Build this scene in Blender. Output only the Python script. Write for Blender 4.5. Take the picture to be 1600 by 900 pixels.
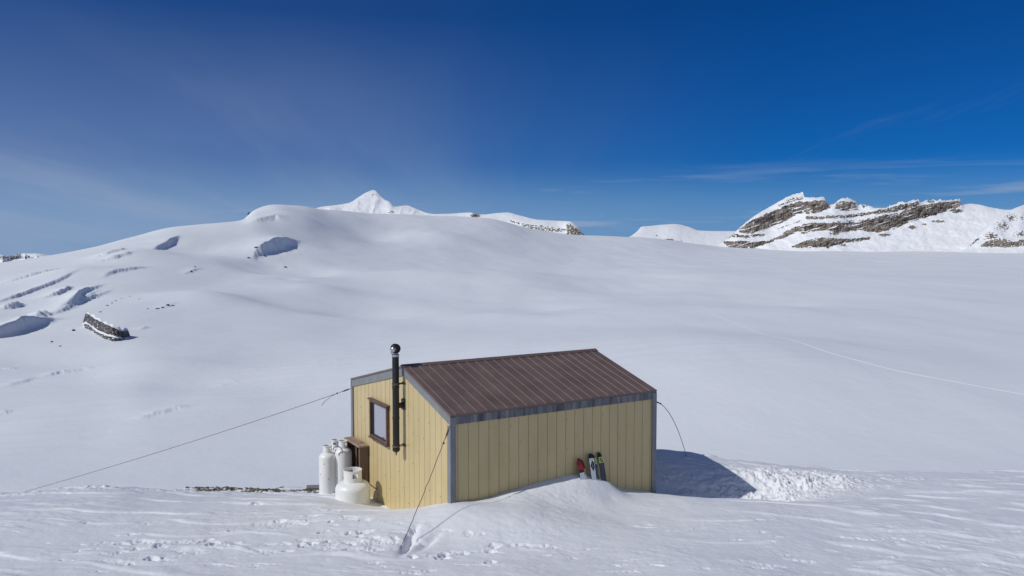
import bpy, bmesh, math, random
import numpy as np
from mathutils import Vector, Matrix
random.seed(7)
for o in list(bpy.data.objects): bpy.data.objects.remove(o)
S = bpy.context.scene
COL = S.collection
R = math.radians

# ------------------------------------------------------------------ camera
F, PITCH = 1244.0, R(3.08)
cd = bpy.data.cameras.new('camera'); cam = bpy.data.objects.new('camera', cd); COL.objects.link(cam)
cd.sensor_width = 36; cd.lens = 36 * F / 1600; cd.clip_start = .1; cd.clip_end = 60000
cam.location = (0, 0, 0); cam.rotation_euler = (R(90) - PITCH, 0, 0)
S.camera = cam
S.render.resolution_x, S.render.resolution_y = 1024, 576

# ------------------------------------------------------------------ sun, sky, exposure
SUN_EL, SUN_AZ = R(41.5), R(27)           # azimuth: direction the light travels, from +X towards +Y
ld = bpy.data.lights.new('sun', 'SUN'); sun = bpy.data.objects.new('sun', ld); COL.objects.link(sun)
ld.energy = 2.72; ld.angle = R(.5); ld.color = (1, .985, .935)
to_sun = Vector((-math.cos(SUN_AZ) * math.cos(SUN_EL), -math.sin(SUN_AZ) * math.cos(SUN_EL), math.sin(SUN_EL)))
sun.rotation_euler = to_sun.to_track_quat('Z', 'Y').to_euler()
W = bpy.data.worlds.new('World'); S.world = W; W.use_nodes = True
nt = W.node_tree; nt.nodes.clear()
def N(tree, typ, **kw):
    n = tree.nodes.new(typ)
    for k, v in kw.items():
        if k.startswith('_'): setattr(n, k[1:], v)
        else: n.inputs[k].default_value = v
    return n
L_ = lambda t, a, b: t.links.new(a, b)
sky = N(nt, 'ShaderNodeTexSky', _sky_type='NISHITA', _sun_disc=False)
sky.sun_elevation = SUN_EL; sky.sun_rotation = math.atan2(to_sun.x, to_sun.y)
sky.altitude = 2600; sky.air_density = 1.0; sky.dust_density = .3; sky.ozone_density = 2.0
tc = N(nt, 'ShaderNodeTexCoord')
sep = N(nt, 'ShaderNodeSeparateXYZ'); L_(nt, tc.outputs['Generated'], sep.inputs[0])
def M(tree, op, a, b=None, c=None, clamp=False):
    n = tree.nodes.new('ShaderNodeMath'); n.operation = op; n.use_clamp = clamp
    for i, v in enumerate((a, b, c)):
        if v is None: continue
        if isinstance(v, (int, float)): n.inputs[i].default_value = v
        else: tree.links.new(v, n.inputs[i])
    return n.outputs[0]
# thin cirrus high above: the direction projected on a high flat layer
zz = M(nt, 'ADD', M(nt, 'MAXIMUM', sep.outputs[2], 0.0), .09)
cx = M(nt, 'DIVIDE', sep.outputs[0], zz); cy = M(nt, 'DIVIDE', sep.outputs[1], zz)
cmb = N(nt, 'ShaderNodeCombineXYZ'); L_(nt, cx, cmb.inputs[0]); L_(nt, cy, cmb.inputs[1])
mp = N(nt, 'ShaderNodeMapping'); mp.inputs['Rotation'].default_value = (0, 0, R(38)); mp.inputs['Scale'].default_value = (.95, .22, 1)
L_(nt, cmb.outputs[0], mp.inputs[0])
n1 = N(nt, 'ShaderNodeTexNoise', Scale=.75, Detail=7, Roughness=.5, Distortion=.5); L_(nt, mp.outputs[0], n1.inputs['Vector'])
n2 = N(nt, 'ShaderNodeTexNoise', Scale=2.6, Detail=8, Roughness=.62, Distortion=.6); L_(nt, mp.outputs[0], n2.inputs['Vector'])
wisp = M(nt, 'ADD', M(nt, 'MULTIPLY', n1.outputs[0], .84), M(nt, 'MULTIPLY', n2.outputs[0], .16))
wr = N(nt, 'ShaderNodeMapRange', **{'From Min': .38, 'From Max': .72}); wr.interpolation_type = 'SMOOTHSTEP'; L_(nt, wisp, wr.inputs[0])
# the veil is thicker towards the left (west) and towards the horizon
left = N(nt, 'ShaderNodeMapRange', **{'From Min': .34, 'From Max': -.58, 'To Min': .02, 'To Max': 1.0}); left.interpolation_type = 'SMOOTHSTEP'; L_(nt, sep.outputs[0], left.inputs[0])
low = N(nt, 'ShaderNodeMapRange', **{'From Min': .27, 'From Max': .05, 'To Min': .09, 'To Max': 1.0}); L_(nt, sep.outputs[2], low.inputs[0])
wv = M(nt, 'MULTIPLY_ADD', wr.outputs[0], .42, .58)
veil = M(nt, 'MULTIPLY', M(nt, 'MULTIPLY', wv, left.outputs[0]), M(nt, 'MULTIPLY', low.outputs[0], .63), clamp=True)
# a few separate short wisps low on the right
n3 = N(nt, 'ShaderNodeTexNoise', Scale=1.7, Detail=8, Roughness=.6, Distortion=1.2); L_(nt, mp.outputs[0], n3.inputs['Vector'])
w3 = N(nt, 'ShaderNodeMapRange', **{'From Min': .56, 'From Max': .8, 'To Max': .16}); w3.interpolation_type = 'SMOOTHSTEP'; L_(nt, n3.outputs[0], w3.inputs[0])
veil = M(nt, 'MAXIMUM', veil, M(nt, 'MULTIPLY', w3.outputs[0], M(nt, 'MULTIPLY', low.outputs[0], low.outputs[0])))
# thin flat cloud bars just over the horizon
mpb = N(nt, 'ShaderNodeMapping'); mpb.inputs['Scale'].default_value = (2.2, 2.2, 34); L_(nt, tc.outputs['Generated'], mpb.inputs[0])
nb = N(nt, 'ShaderNodeTexNoise', Scale=1.6, Detail=5, Roughness=.55, Distortion=.3); L_(nt, mpb.outputs[0], nb.inputs['Vector'])
wb_ = N(nt, 'ShaderNodeMapRange', **{'From Min': .47, 'From Max': .70, 'To Max': .55}); wb_.interpolation_type = 'SMOOTHSTEP'; L_(nt, nb.outputs[0], wb_.inputs[0])
lw = N(nt, 'ShaderNodeMapRange', **{'From Min': .115, 'From Max': .045}); lw.interpolation_type = 'SMOOTHSTEP'; L_(nt, sep.outputs[2], lw.inputs[0])
veil = M(nt, 'MAXIMUM', veil, M(nt, 'MULTIPLY', wb_.outputs[0], lw.outputs[0]))
# unseen whitish veil behind the viewer, added as neutral fill for the shade
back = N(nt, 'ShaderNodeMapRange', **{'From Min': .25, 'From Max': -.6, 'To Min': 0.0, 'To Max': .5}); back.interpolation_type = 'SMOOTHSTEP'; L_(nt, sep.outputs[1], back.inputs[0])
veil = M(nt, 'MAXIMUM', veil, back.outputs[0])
tint = nt.nodes.new('ShaderNodeMix'); tint.data_type = 'RGBA'; tint.blend_type = 'MULTIPLY'; tint.inputs[0].default_value = 1
L_(nt, sky.outputs[0], tint.inputs[6]); tint.inputs[7].default_value = (.02, .305, .74, 1)
haz = N(nt, 'ShaderNodeMapRange', **{'From Min': .108, 'From Max': .015, 'To Min': 0.0, 'To Max': .9}); haz.interpolation_type = 'SMOOTHSTEP'; L_(nt, sep.outputs[2], haz.inputs[0])
gm = nt.nodes.new('ShaderNodeMix'); gm.data_type = 'RGBA'; L_(nt, haz.outputs[0], gm.inputs[0]); L_(nt, tint.outputs[2], gm.inputs[6]); gm.inputs[7].default_value = (1.75, 3.75, 6.9, 1)
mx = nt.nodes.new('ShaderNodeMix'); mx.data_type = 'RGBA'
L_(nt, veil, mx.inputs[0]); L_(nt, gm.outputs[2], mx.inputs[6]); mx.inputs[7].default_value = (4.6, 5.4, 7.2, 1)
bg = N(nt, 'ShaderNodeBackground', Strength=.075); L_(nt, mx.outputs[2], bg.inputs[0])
wo = N(nt, 'ShaderNodeOutputWorld'); L_(nt, bg.outputs[0], wo.inputs[0])
S.view_settings.view_transform = 'Standard'; S.view_settings.look = 'None'
S.view_settings.exposure = 0.0; S.view_settings.gamma = 1.0; S.view_settings.use_curve_mapping = False

# ------------------------------------------------------------------ helpers
def ray(px, py):
    px = np.asarray(px, float); py = np.asarray(py, float)
    x = (px - 800) / F; v = (450 - py) / F
    dy = math.cos(PITCH) + v * math.sin(PITCH); dz = -math.sin(PITCH) + v * math.cos(PITCH)
    return x / dy, dz / dy               # per metre of Y
def at(px, py, Y):
    a, e = ray(px, py); return Vector((float(a) * Y, Y, float(e) * Y))

def _hash(ix, iy, seed):
    h = (ix.astype(np.int64) * 374761393 + iy.astype(np.int64) * 668265263 + seed * 974711) & 0x7fffffff
    h = ((h ^ (h >> 13)) * 1274126177) & 0x7fffffff
    return (h ^ (h >> 16)) & 0xffff
_G = np.stack([np.cos(np.arange(64) * 2 * np.pi / 64), np.sin(np.arange(64) * 2 * np.pi / 64)], 1)
def perlin(x, y, seed=0):
    x, y = np.broadcast_arrays(np.asarray(x, float), np.asarray(y, float))
    ix = np.floor(x); iy = np.floor(y); fx = x - ix; fy = y - iy
    u = fx * fx * fx * (fx * (fx * 6 - 15) + 10); v = fy * fy * fy * (fy * (fy * 6 - 15) + 10)
    def g(dx, dy):
        k = _hash(ix + dx, iy + dy, seed) & 63
        return _G[k, 0] * (fx - dx) + _G[k, 1] * (fy - dy)
    a = g(0, 0); b = g(1, 0); c = g(0, 1); d = g(1, 1)
    return 1.5 * ((a + u * (b - a)) + v * ((c + u * (d - c)) - (a + u * (b - a))))
def fbm(x, y, seed=0, oct=4, gain=.5):
    s = 0; a = 1.; t = 0
    for i in range(oct):
        s = s + a * perlin(x * 2 ** i + 17.3 * i, y * 2 ** i - 9.1 * i, seed + i); t += a; a *= gain
    return s / t
def cell(x, y, seed=0):                   # distance to the nearest jittered cell point and a random value of that cell
    ix = np.floor(x); iy = np.floor(y); best = np.full(x.shape, 9.); val = np.zeros(x.shape)
    for dx in (-1, 0, 1):
        for dy in (-1, 0, 1):
            h = _hash(ix + dx, iy + dy, seed); h2 = _hash(ix + dx, iy + dy, seed + 5)
            px = ix + dx + (h & 255) / 255.; py = iy + dy + (h2 & 255) / 255.
            d = np.hypot(px - x, py - y); m = d < best
            best = np.where(m, d, best); val = np.where(m, (h >> 8) / 255., val)
    return best, val
def sstep(a, b, x):
    t = np.clip((x - a) / (b - a), 0, 1); return t * t * (3 - 2 * t)
def pchip(xk, yk, x):
    xk = np.asarray(xk, float); yk = np.asarray(yk, float)
    h = np.diff(xk); d = np.diff(yk) / h; m = np.zeros(len(xk))
    for i in range(1, len(xk) - 1):
        if d[i - 1] * d[i] > 0:
            w1 = 2 * h[i] + h[i - 1]; w2 = h[i] + 2 * h[i - 1]
            m[i] = (w1 + w2) / (w1 / d[i - 1] + w2 / d[i])
    m[0], m[-1] = d[0], d[-1]
    x = np.clip(x, xk[0], xk[-1]); k = np.clip(np.searchsorted(xk, x) - 1, 0, len(h) - 1)
    t = (x - xk[k]) / h[k]
    return ((2*t**3 - 3*t**2 + 1) * yk[k] + (t**3 - 2*t**2 + t) * h[k] * m[k]
            + (-2*t**3 + 3*t**2) * yk[k+1] + (t**3 - t**2) * h[k] * m[k+1])
def blur(A, sr, sc):
    for ax, s in ((0, sr), (1, sc)):
        if s <= 0: continue
        n = int(3 * s) + 1; k = np.exp(-.5 * (np.arange(-n, n + 1) / s) ** 2); k /= k.sum()
        P = np.pad(A, [(n, n) if i == ax else (0, 0) for i in (0, 1)], mode='edge')
        A = sum(k[j] * np.take(P, np.arange(A.shape[ax]) + j, axis=ax) for j in range(2 * n + 1))
    return A

def tag(o, label=None, cat=None, group=None, kind=None):
    for k, v in (('label', label), ('category', cat), ('group', group), ('kind', kind)):
        if v: o[k] = v
    return o
def empty(name, loc, rotz=0, **kw):
    o = bpy.data.objects.new(name, None); COL.objects.link(o); o.location = loc; o.rotation_euler = (0, 0, rotz)
    o.empty_display_size = .1
    return tag(o, **kw)
def link(name, me, mats, parent=None):
    o = bpy.data.objects.new(name, me); COL.objects.link(o)
    for m in (mats if isinstance(mats, (list, tuple)) else [mats]): me.materials.append(m)
    if parent: o.parent = parent
    return o
def obj(name, bm, mats, parent=None, smooth=False):
    me = bpy.data.meshes.new(name)
    bmesh.ops.recalc_face_normals(bm, faces=bm.faces)
    bm.to_mesh(me); bm.free()
    if smooth:
        me.polygons.foreach_set('use_smooth', [True] * len(me.polygons))
        try: me.set_sharp_from_angle(angle=R(smooth if smooth is not True else 40))
        except Exception: pass
    return link(name, me, mats, parent)
def grid_mesh(name, X, Y, Z, mat, wrap=False, attrs=None, smooth=True):
    nr, nc = X.shape
    co = np.stack([X, Y, Z], -1).reshape(-1, 3)
    me = bpy.data.meshes.new(name)
    r, c = np.meshgrid(np.arange(nr - 1), np.arange(nc if wrap else nc - 1), indexing='ij')
    c2 = (c + 1) % nc
    q = np.stack([r * nc + c, r * nc + c2, (r + 1) * nc + c2, (r + 1) * nc + c], -1).reshape(-1, 4).astype(np.int32)
    me.vertices.add(len(co)); me.vertices.foreach_set('co', co.astype(np.float32).ravel())
    me.loops.add(q.size); me.loops.foreach_set('vertex_index', q.ravel())
    me.polygons.add(len(q)); me.polygons.foreach_set('loop_start', np.arange(0, q.size, 4, dtype=np.int32))
    me.update(calc_edges=True)
    if smooth: me.polygons.foreach_set('use_smooth', np.ones(len(q), bool))
    for k, v in (attrs or {}).items():
        a = me.attributes.new(k, 'FLOAT', 'POINT'); a.data.foreach_set('value', v.astype(np.float32).ravel())
    return link(name, me, mat)
def box(bm, lo, hi, mat=0, rot=None):
    c = [(a + b) / 2 for a, b in zip(lo, hi)]; s = [abs(b - a) for a, b in zip(lo, hi)]
    m = Matrix.Translation(c) @ (rot if rot is not None else Matrix.Identity(4)) @ Matrix.Diagonal((*s, 1))
    g = bmesh.ops.create_cube(bm, size=1, matrix=m)
    fs = {f for v in g['verts'] for f in v.link_faces}
    for f in fs: f.material_index = mat
    return g['verts']
def bev(bm, w, seg=2):
    es = [e for e in bm.edges if len(e.link_faces) == 2 and e.calc_face_angle(0) > R(50)]
    bmesh.ops.bevel(bm, geom=es, offset=w, segments=seg, affect='EDGES', profile=.5)
def tube(bm, pts, r, seg=8, mat=0, cap=True):
    pts = [Vector(p) for p in pts]; n = len(pts); rs = r if isinstance(r, (list, tuple)) else [r] * n
    rings = []; up = None
    for i, p in enumerate(pts):
        d = (pts[min(i + 1, n - 1)] - pts[max(i - 1, 0)]).normalized()
        if up is None: up = d.orthogonal().normalized()
        u = (up - d * up.dot(d)).normalized(); w = d.cross(u); up = u
        rings.append([bm.verts.new(p + (u * math.cos(t) + w * math.sin(t)) * rs[i]) for t in [2 * math.pi * k / seg for k in range(seg)]])
    for a, b in zip(rings, rings[1:]):
        for k in range(seg):
            f = bm.faces.new((a[k], a[(k + 1) % seg], b[(k + 1) % seg], b[k])); f.material_index = mat
    if cap:
        for g in (rings[0], rings[-1]):
            f = bm.faces.new(g); f.material_index = mat
def lathe(bm, prof, seg=40, mat=0, a0=0, a1=2 * math.pi, c=(0, 0)):
    full = abs(a1 - a0 - 2 * math.pi) < 1e-6
    n = seg if full else seg + 1; rings = []
    for r, z in prof:
        if r < 1e-5: rings.append([bm.verts.new((c[0], c[1], z))] * n)
        else: rings.append([bm.verts.new((c[0] + r * math.cos(a0 + (a1 - a0) * k / seg), c[1] + r * math.sin(a0 + (a1 - a0) * k / seg), z)) for k in range(n)])
    for a, b in zip(rings, rings[1:]):
        for k in range(seg):
            k2 = (k + 1) % n
            vs = []
            for v in (a[k], a[k2], b[k2], b[k]):
                if v not in vs: vs.append(v)
            if len(vs) >= 3:
                f = bm.faces.new(vs); f.material_index = mat

# ------------------------------------------------------------------ materials
def mat(name, color, rough=.6, metal=0, spec=.4, var=0, vscale=3, bump=0, bscale=40, stretch=(1, 1, 1), coat=0):
    m = bpy.data.materials.new(name); m.use_nodes = True; t = m.node_tree
    b = t.nodes['Principled BSDF']; b.inputs['Roughness'].default_value = rough; b.inputs['Metallic'].default_value = metal
    b.inputs['Specular IOR Level'].default_value = spec; b.inputs['Coat Weight'].default_value = coat
    b.inputs['Base Color'].default_value = (*color, 1)
    tcn = N(t, 'ShaderNodeTexCoord'); mpn = N(t, 'ShaderNodeMapping'); mpn.inputs['Scale'].default_value = stretch
    L_(t, tcn.outputs['Object'], mpn.inputs[0])
    if var:
        nz = N(t, 'ShaderNodeTexNoise', Scale=vscale, Detail=6, Roughness=.65); L_(t, mpn.outputs[0], nz.inputs['Vector'])
        cr = N(t, 'ShaderNodeValToRGB'); L_(t, nz.outputs[0], cr.inputs[0])
        cr.color_ramp.elements[0].position = .3; cr.color_ramp.elements[1].position = .72
        cr.color_ramp.elements[0].color = (*[c * (1 - var) for c in color], 1)
        cr.color_ramp.elements[1].color = (*[min(1, c * (1 + var)) for c in color], 1)
        L_(t, cr.outputs[0], b.inputs['Base Color'])
    if bump:
        nz = N(t, 'ShaderNodeTexNoise', Scale=bscale, Detail=5, Roughness=.6); L_(t, mpn.outputs[0], nz.inputs['Vector'])
        bp = N(t, 'ShaderNodeBump', Strength=bump, Distance=.01); L_(t, nz.outputs[0], bp.inputs['Height']); L_(t, bp.outputs[0], b.inputs['Normal'])
    return m
def snow_mat(name, color, scales, strength, rocky=False):
    m = bpy.data.materials.new(name); m.use_nodes = True; t = m.node_tree; b = t.nodes['Principled BSDF']
    b.inputs['Roughness'].default_value = .62; b.inputs['Specular IOR Level'].default_value = .25
    tcn = N(t, 'ShaderNodeTexCoord')
    h = None
    for sc, dist in scales:
        nz = N(t, 'ShaderNodeTexNoise', Scale=sc, Detail=6, Roughness=.6); L_(t, tcn.outputs['Object'], nz.inputs['Vector'])
        k = M(t, 'MULTIPLY', nz.outputs[0], dist); h = k if h is None else M(t, 'ADD', h, k)
    bp = N(t, 'ShaderNodeBump', Strength=strength, Distance=1.0); L_(t, h, bp.inputs['Height']); L_(t, bp.outputs[0], b.inputs['Normal'])
    # old and fresh snow differ a little in whiteness
    nz = N(t, 'ShaderNodeTexNoise', Scale=scales[0][0] * .25, Detail=4, Roughness=.6); L_(t, tcn.outputs['Object'], nz.inputs['Vector'])
    cr = N(t, 'ShaderNodeValToRGB'); L_(t, nz.outputs[0], cr.inputs[0])
    cr.color_ramp.elements[0].position = .35; cr.color_ramp.elements[1].position = .65
    cr.color_ramp.elements[0].color = (*[c * .965 for c in color], 1); cr.color_ramp.elements[1].color = (*color, 1)
    if rocky:
        at_ = N(t, 'ShaderNodeAttribute', _attribute_name='rock')
        nv = N(t, 'ShaderNodeTexNoise', Scale=rocky[1], Detail=8, Roughness=.68)
        mpn = N(t, 'ShaderNodeMapping'); mpn.inputs['Scale'].default_value = (.55, .55, 2.2)
        L_(t, tcn.outputs['Object'], mpn.inputs[0]); L_(t, mpn.outputs[0], nv.inputs['Vector'])
        nl = N(t, 'ShaderNodeTexNoise', Scale=rocky[1] * .22, Detail=4, Roughness=.55); L_(t, mpn.outputs[0], nl.inputs['Vector'])
        nmix = M(t, 'ADD', M(t, 'MULTIPLY', nv.outputs[0], .6), M(t, 'MULTIPLY', nl.outputs[0], .4))
        rc = N(t, 'ShaderNodeValToRGB'); L_(t, nmix, rc.inputs[0]); e = rc.color_ramp.elements
        c0 = rocky[0]
        e[0].position = .40; e[0].color = (*[c * .45 for c in c0], 1); e[1].position = .62; e[1].color = (*[c * 1.55 for c in c0], 1)
        k = e.new(.5); k.color = (*c0, 1)
        sel = N(t, 'ShaderNodeMapRange', **{'From Min': .42, 'From Max': .58}); L_(t, at_.outputs['Fac'], sel.inputs[0])
        mxn = t.nodes.new('ShaderNodeMix'); mxn.data_type = 'RGBA'
        L_(t, sel.outputs[0], mxn.inputs[0]); L_(t, cr.outputs[0], mxn.inputs[6]); L_(t, rc.outputs[0], mxn.inputs[7])
        L_(t, mxn.outputs[2], b.inputs['Base Color'])
    else: L_(t, cr.outputs[0], b.inputs['Base Color'])
    return m
SNOWC = (.80, .81, .845)
m_snow = snow_mat('snow', (.775, .79, .82), [(1.6, .02), (14, .006), (90, .0022)], .55)
m_glac = snow_mat('glacier_snow', (.82, .845, .87), [(.02, 1.2), (.11, .25), (.7, .075), (3.0, .02)], .55)
m_mtn = snow_mat('mountain_rock_and_snow', (.85, .86, .88), [(.03, 2.0), (.16, .9)], .7, rocky=((.225, .188, .155), .05))
m_rock = mat('dark_rock', (.11, .10, .092), .85, spec=.25, var=.6, vscale=1.2, bump=.8, bscale=4, stretch=(1, 1, 2))
m_yellow = mat('cream_metal_siding', (.58, .463, .242), .42, spec=.4, var=.085, vscale=2.4, bump=.05, bscale=6, stretch=(1, 1, .25))
m_screw = mat('screw_heads', (.12, .10, .08), .5)
m_roof = mat('brown_metal_roofing', (.155, .109, .094), .45, spec=.45, var=.24, vscale=1.6, bump=.05, bscale=8)
m_seam = mat('roof_seam_edges', (.19, .142, .132), .4, spec=.5)
m_trim = mat('grey_metal_trim', (.215, .222, .235), .5, spec=.4, var=.14, vscale=5, stretch=(1, 1, .4))
m_fascia = mat('weathered_grey_fascia', (.165, .17, .18), .6, var=.75, vscale=7, stretch=(1, 1, .12), bump=.2, bscale=14)
m_black = mat('black_stove_pipe', (.018, .017, .018), .42, var=.3, vscale=6)
m_steel = mat('galvanised_steel', (.55, .56, .58), .28, metal=.9, var=.15, vscale=10)
m_rust = mat('dull_brown_steel', (.10, .075, .06), .6, var=.3, vscale=9)
m_wframe = mat('brown_painted_frame', (.135, .085, .068), .6, var=.35, vscale=7)
m_wood = mat('weathered_plank', (.165, .11, .08), .8, var=.4, vscale=6, stretch=(6, 6, .6), bump=.4, bscale=30)
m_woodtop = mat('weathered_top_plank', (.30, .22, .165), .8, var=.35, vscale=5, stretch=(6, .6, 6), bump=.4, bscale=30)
m_tank = mat('white_tank_paint', (.80, .80, .775), .38, spec=.45, var=.05, vscale=2.5)
m_brass = mat('brass_valve', (.28, .2, .09), .35, metal=.8)
m_chip = mat('rust_chips', (.13, .07, .045), .7)
m_cable = mat('steel_cable', (.15, .15, .16), .5, metal=.5)
m_grav = mat('brown_gravel', (.16, .135, .105), .9, var=.55, vscale=3, bump=.5, bscale=20)
m_stone = mat('grey_block', (.22, .21, .20), .85, var=.35, vscale=6, bump=.4, bscale=20)
m_pane = mat('window_glass', (.33, .34, .40), .06, spec=.8, coat=.6)
m_red = mat('red_ski', (.40, .018, .03), .35, var=.1, vscale=4)
m_dark = mat('dark_ski', (.028, .027, .034), .38)
m_grey = mat('charcoal_ski', (.072, .072, .088), .4)
m_white = mat('white_ski', (.68, .69, .72), .35)
m_orange = mat('orange_ski_print', (.75, .24, .04), .4)
m_lime = mat('lime_ski_print', (.62, .72, .22), .4)

# ------------------------------------------------------------------ hut placement
TH = R(30.9); HX, HY = -1.16, 15.0
HL, HW = 5.06, 5.50
EAVE, RISE, APEX, DF = -3.262, .64, .41 * 5.50, -.10
lx = Vector((math.cos(TH), math.sin(TH), 0)); ty = Vector((-math.sin(TH), math.cos(TH), 0))
HN = Vector((HX, HY, 0))
def hut_xy(u, s): return HN + lx * u + ty * s
def wall_long_Y(px):
    a = (px - 800) / F; u = (a * HY - HX) / (lx.x - a * lx.y); return HY + lx.y * u
def wall_gable_Y(px):
    a = (px - 800) / F; s = (a * HY - HX) / (ty.x - a * ty.y); return HY + ty.y * s

# ------------------------------------------------------------------ near snow
_PK = [-60, -30, 0, 6, 10.5, 12.5, 15, 17.5, 20, 26, 40]; _PV = [9, 6.5, -1.7, -3.65, -4.86, -5.05, -5.2, -5.6, -6.1, -7.3, -10]
def PLANE(Y): return pchip(_PK, _PV, np.asarray(Y, float))
ctrl = []
def cp(px, py, Y): a, e = ray(px, py); ctrl.append((float(a) * Y, Y, float(e) * Y - float(PLANE(Y))))
def cr_(px, Y, d): a, _ = ray(px, 700); ctrl.append((float(a) * Y, Y, d))
for px in range(-500, 2101, 325):
    for Y, d in ((0, 0), (6, 0), (10, 0), (12.3, .0)): ctrl.append(((px - 800) / F * max(Y, 4), Y, d - max(0, px - 1150) * .0009 * (Y > 7)))
for px in (-300, -100, 60, 240, 420): cr_(px, 14.5, -.02)
for px, py, Y in ((-400, 772, 19), (-150, 771, 19), (0, 770, 19), (60, 768, 19), (130, 763, 19), (210, 764, 19), (300, 766, 19.3), (400, 766, 19.6), (485, 764, 20)): cp(px, py, Y)
for px, py, Y in ((440, 780, 17.2), (505, 781, 17.3), (545, 791, 16.8), (575, 794, 16.9), (500, 815, 14.5)): cp(px, py, Y)
for px, py in ((606, 797), (650, 795), (690, 789)): cp(px, py, wall_gable_Y(px) - .15)
cp(720, 787, 14.7)
for px in (1300, 1500, 1750, 2000): cr_(px, 15.2, -max(0, px - 1150) * .0007)
for px, py in ((745, 785), (775, 780), (800, 772), (835, 765), (865, 758), (890, 752), (912, 748), (936, 749), (952, 753), (961, 761), (971, 767), (990, 770), (1012, 770)): cp(px, py, wall_long_Y(px) - .24)
for px in (700, 800, 900, 1000): cr_(px, 13.4, .0)
cp(905, 775, 15.8); cp(910, 791, 15.4); cp(858, 783, 15.4); cp(955, 778, 16.15); cp(990, 791, 15.9); cp(900, 806, 14.6); cp(970, 806, 15.1); cp(810, 803, 14.3)
for px, py, Y in ((1045, 773, 17.2), (1090, 777, 17.1), (1140, 781, 17.0), (1200, 784, 16.9), (1290, 785, 16.6)): cp(px, py, Y)
for px, py, Y in ((1050, 782, 18.3), (1110, 787, 18.5), (1180, 788, 18.6), (1250, 783, 18.2)): cp(px, py, Y)
for px, py, Y in ((1022, 708, 20.6), (1072, 712, 20.6), (1110, 717, 20.6), (1200, 727, 20.8), (1310, 736, 21), (1450, 739, 21.3), (1600, 740, 21.5), (1800, 742, 22)): cp(px, py, Y)
for px, py, Y in ((1060, 745, 19.4), (1150, 752, 19.3), (1230, 757, 19.2), (1330, 760, 19), (1420, 762, 18.9), (1600, 764, 18.8)): cp(px, py, Y)
for u, s, d in ((2.5, 5.8, .5), (5.3, 3, .75), (5.3, 5, .7)): p = hut_xy(u, s); ctrl.append((p.x, p.y, d))
ctrl = np.array(ctrl)
def tps(d2): return np.where(d2 > 1e-9, .5 * d2 * np.log(d2 + 1e-12), 0)
n = len(ctrl); D2 = ((ctrl[:, None, :2] - ctrl[None, :, :2]) ** 2).sum(-1)
A = np.zeros((n + 3, n + 3)); A[:n, :n] = tps(D2) + np.eye(n) * .006; A[:n, n] = 1; A[:n, n + 1:] = ctrl[:, :2]; A[n, :n] = 1; A[n + 1:, :n] = ctrl[:, :2].T
RB = np.linalg.solve(A, np.r_[ctrl[:, 2], 0, 0, 0])
def resid(X, Y):
    out = RB[n] + RB[n + 1] * X + RB[n + 2] * Y
    for i in range(n): out = out + RB[i] * tps((X - ctrl[i, 0]) ** 2 + (Y - ctrl[i, 1]) ** 2)
    return out
RIM_A = (np.array([-900, -300, 0, 130, 300, 485, 600, 1000, 1072, 1120, 1200, 1310, 1600, 1900, 2500]) - 800) / F
RIM_Y = np.array([19, 19, 19, 19, 19.3, 20, 21.5, 20.7, 20.7, 20.7, 20.9, 21.1, 21.6, 22, 23])

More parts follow.
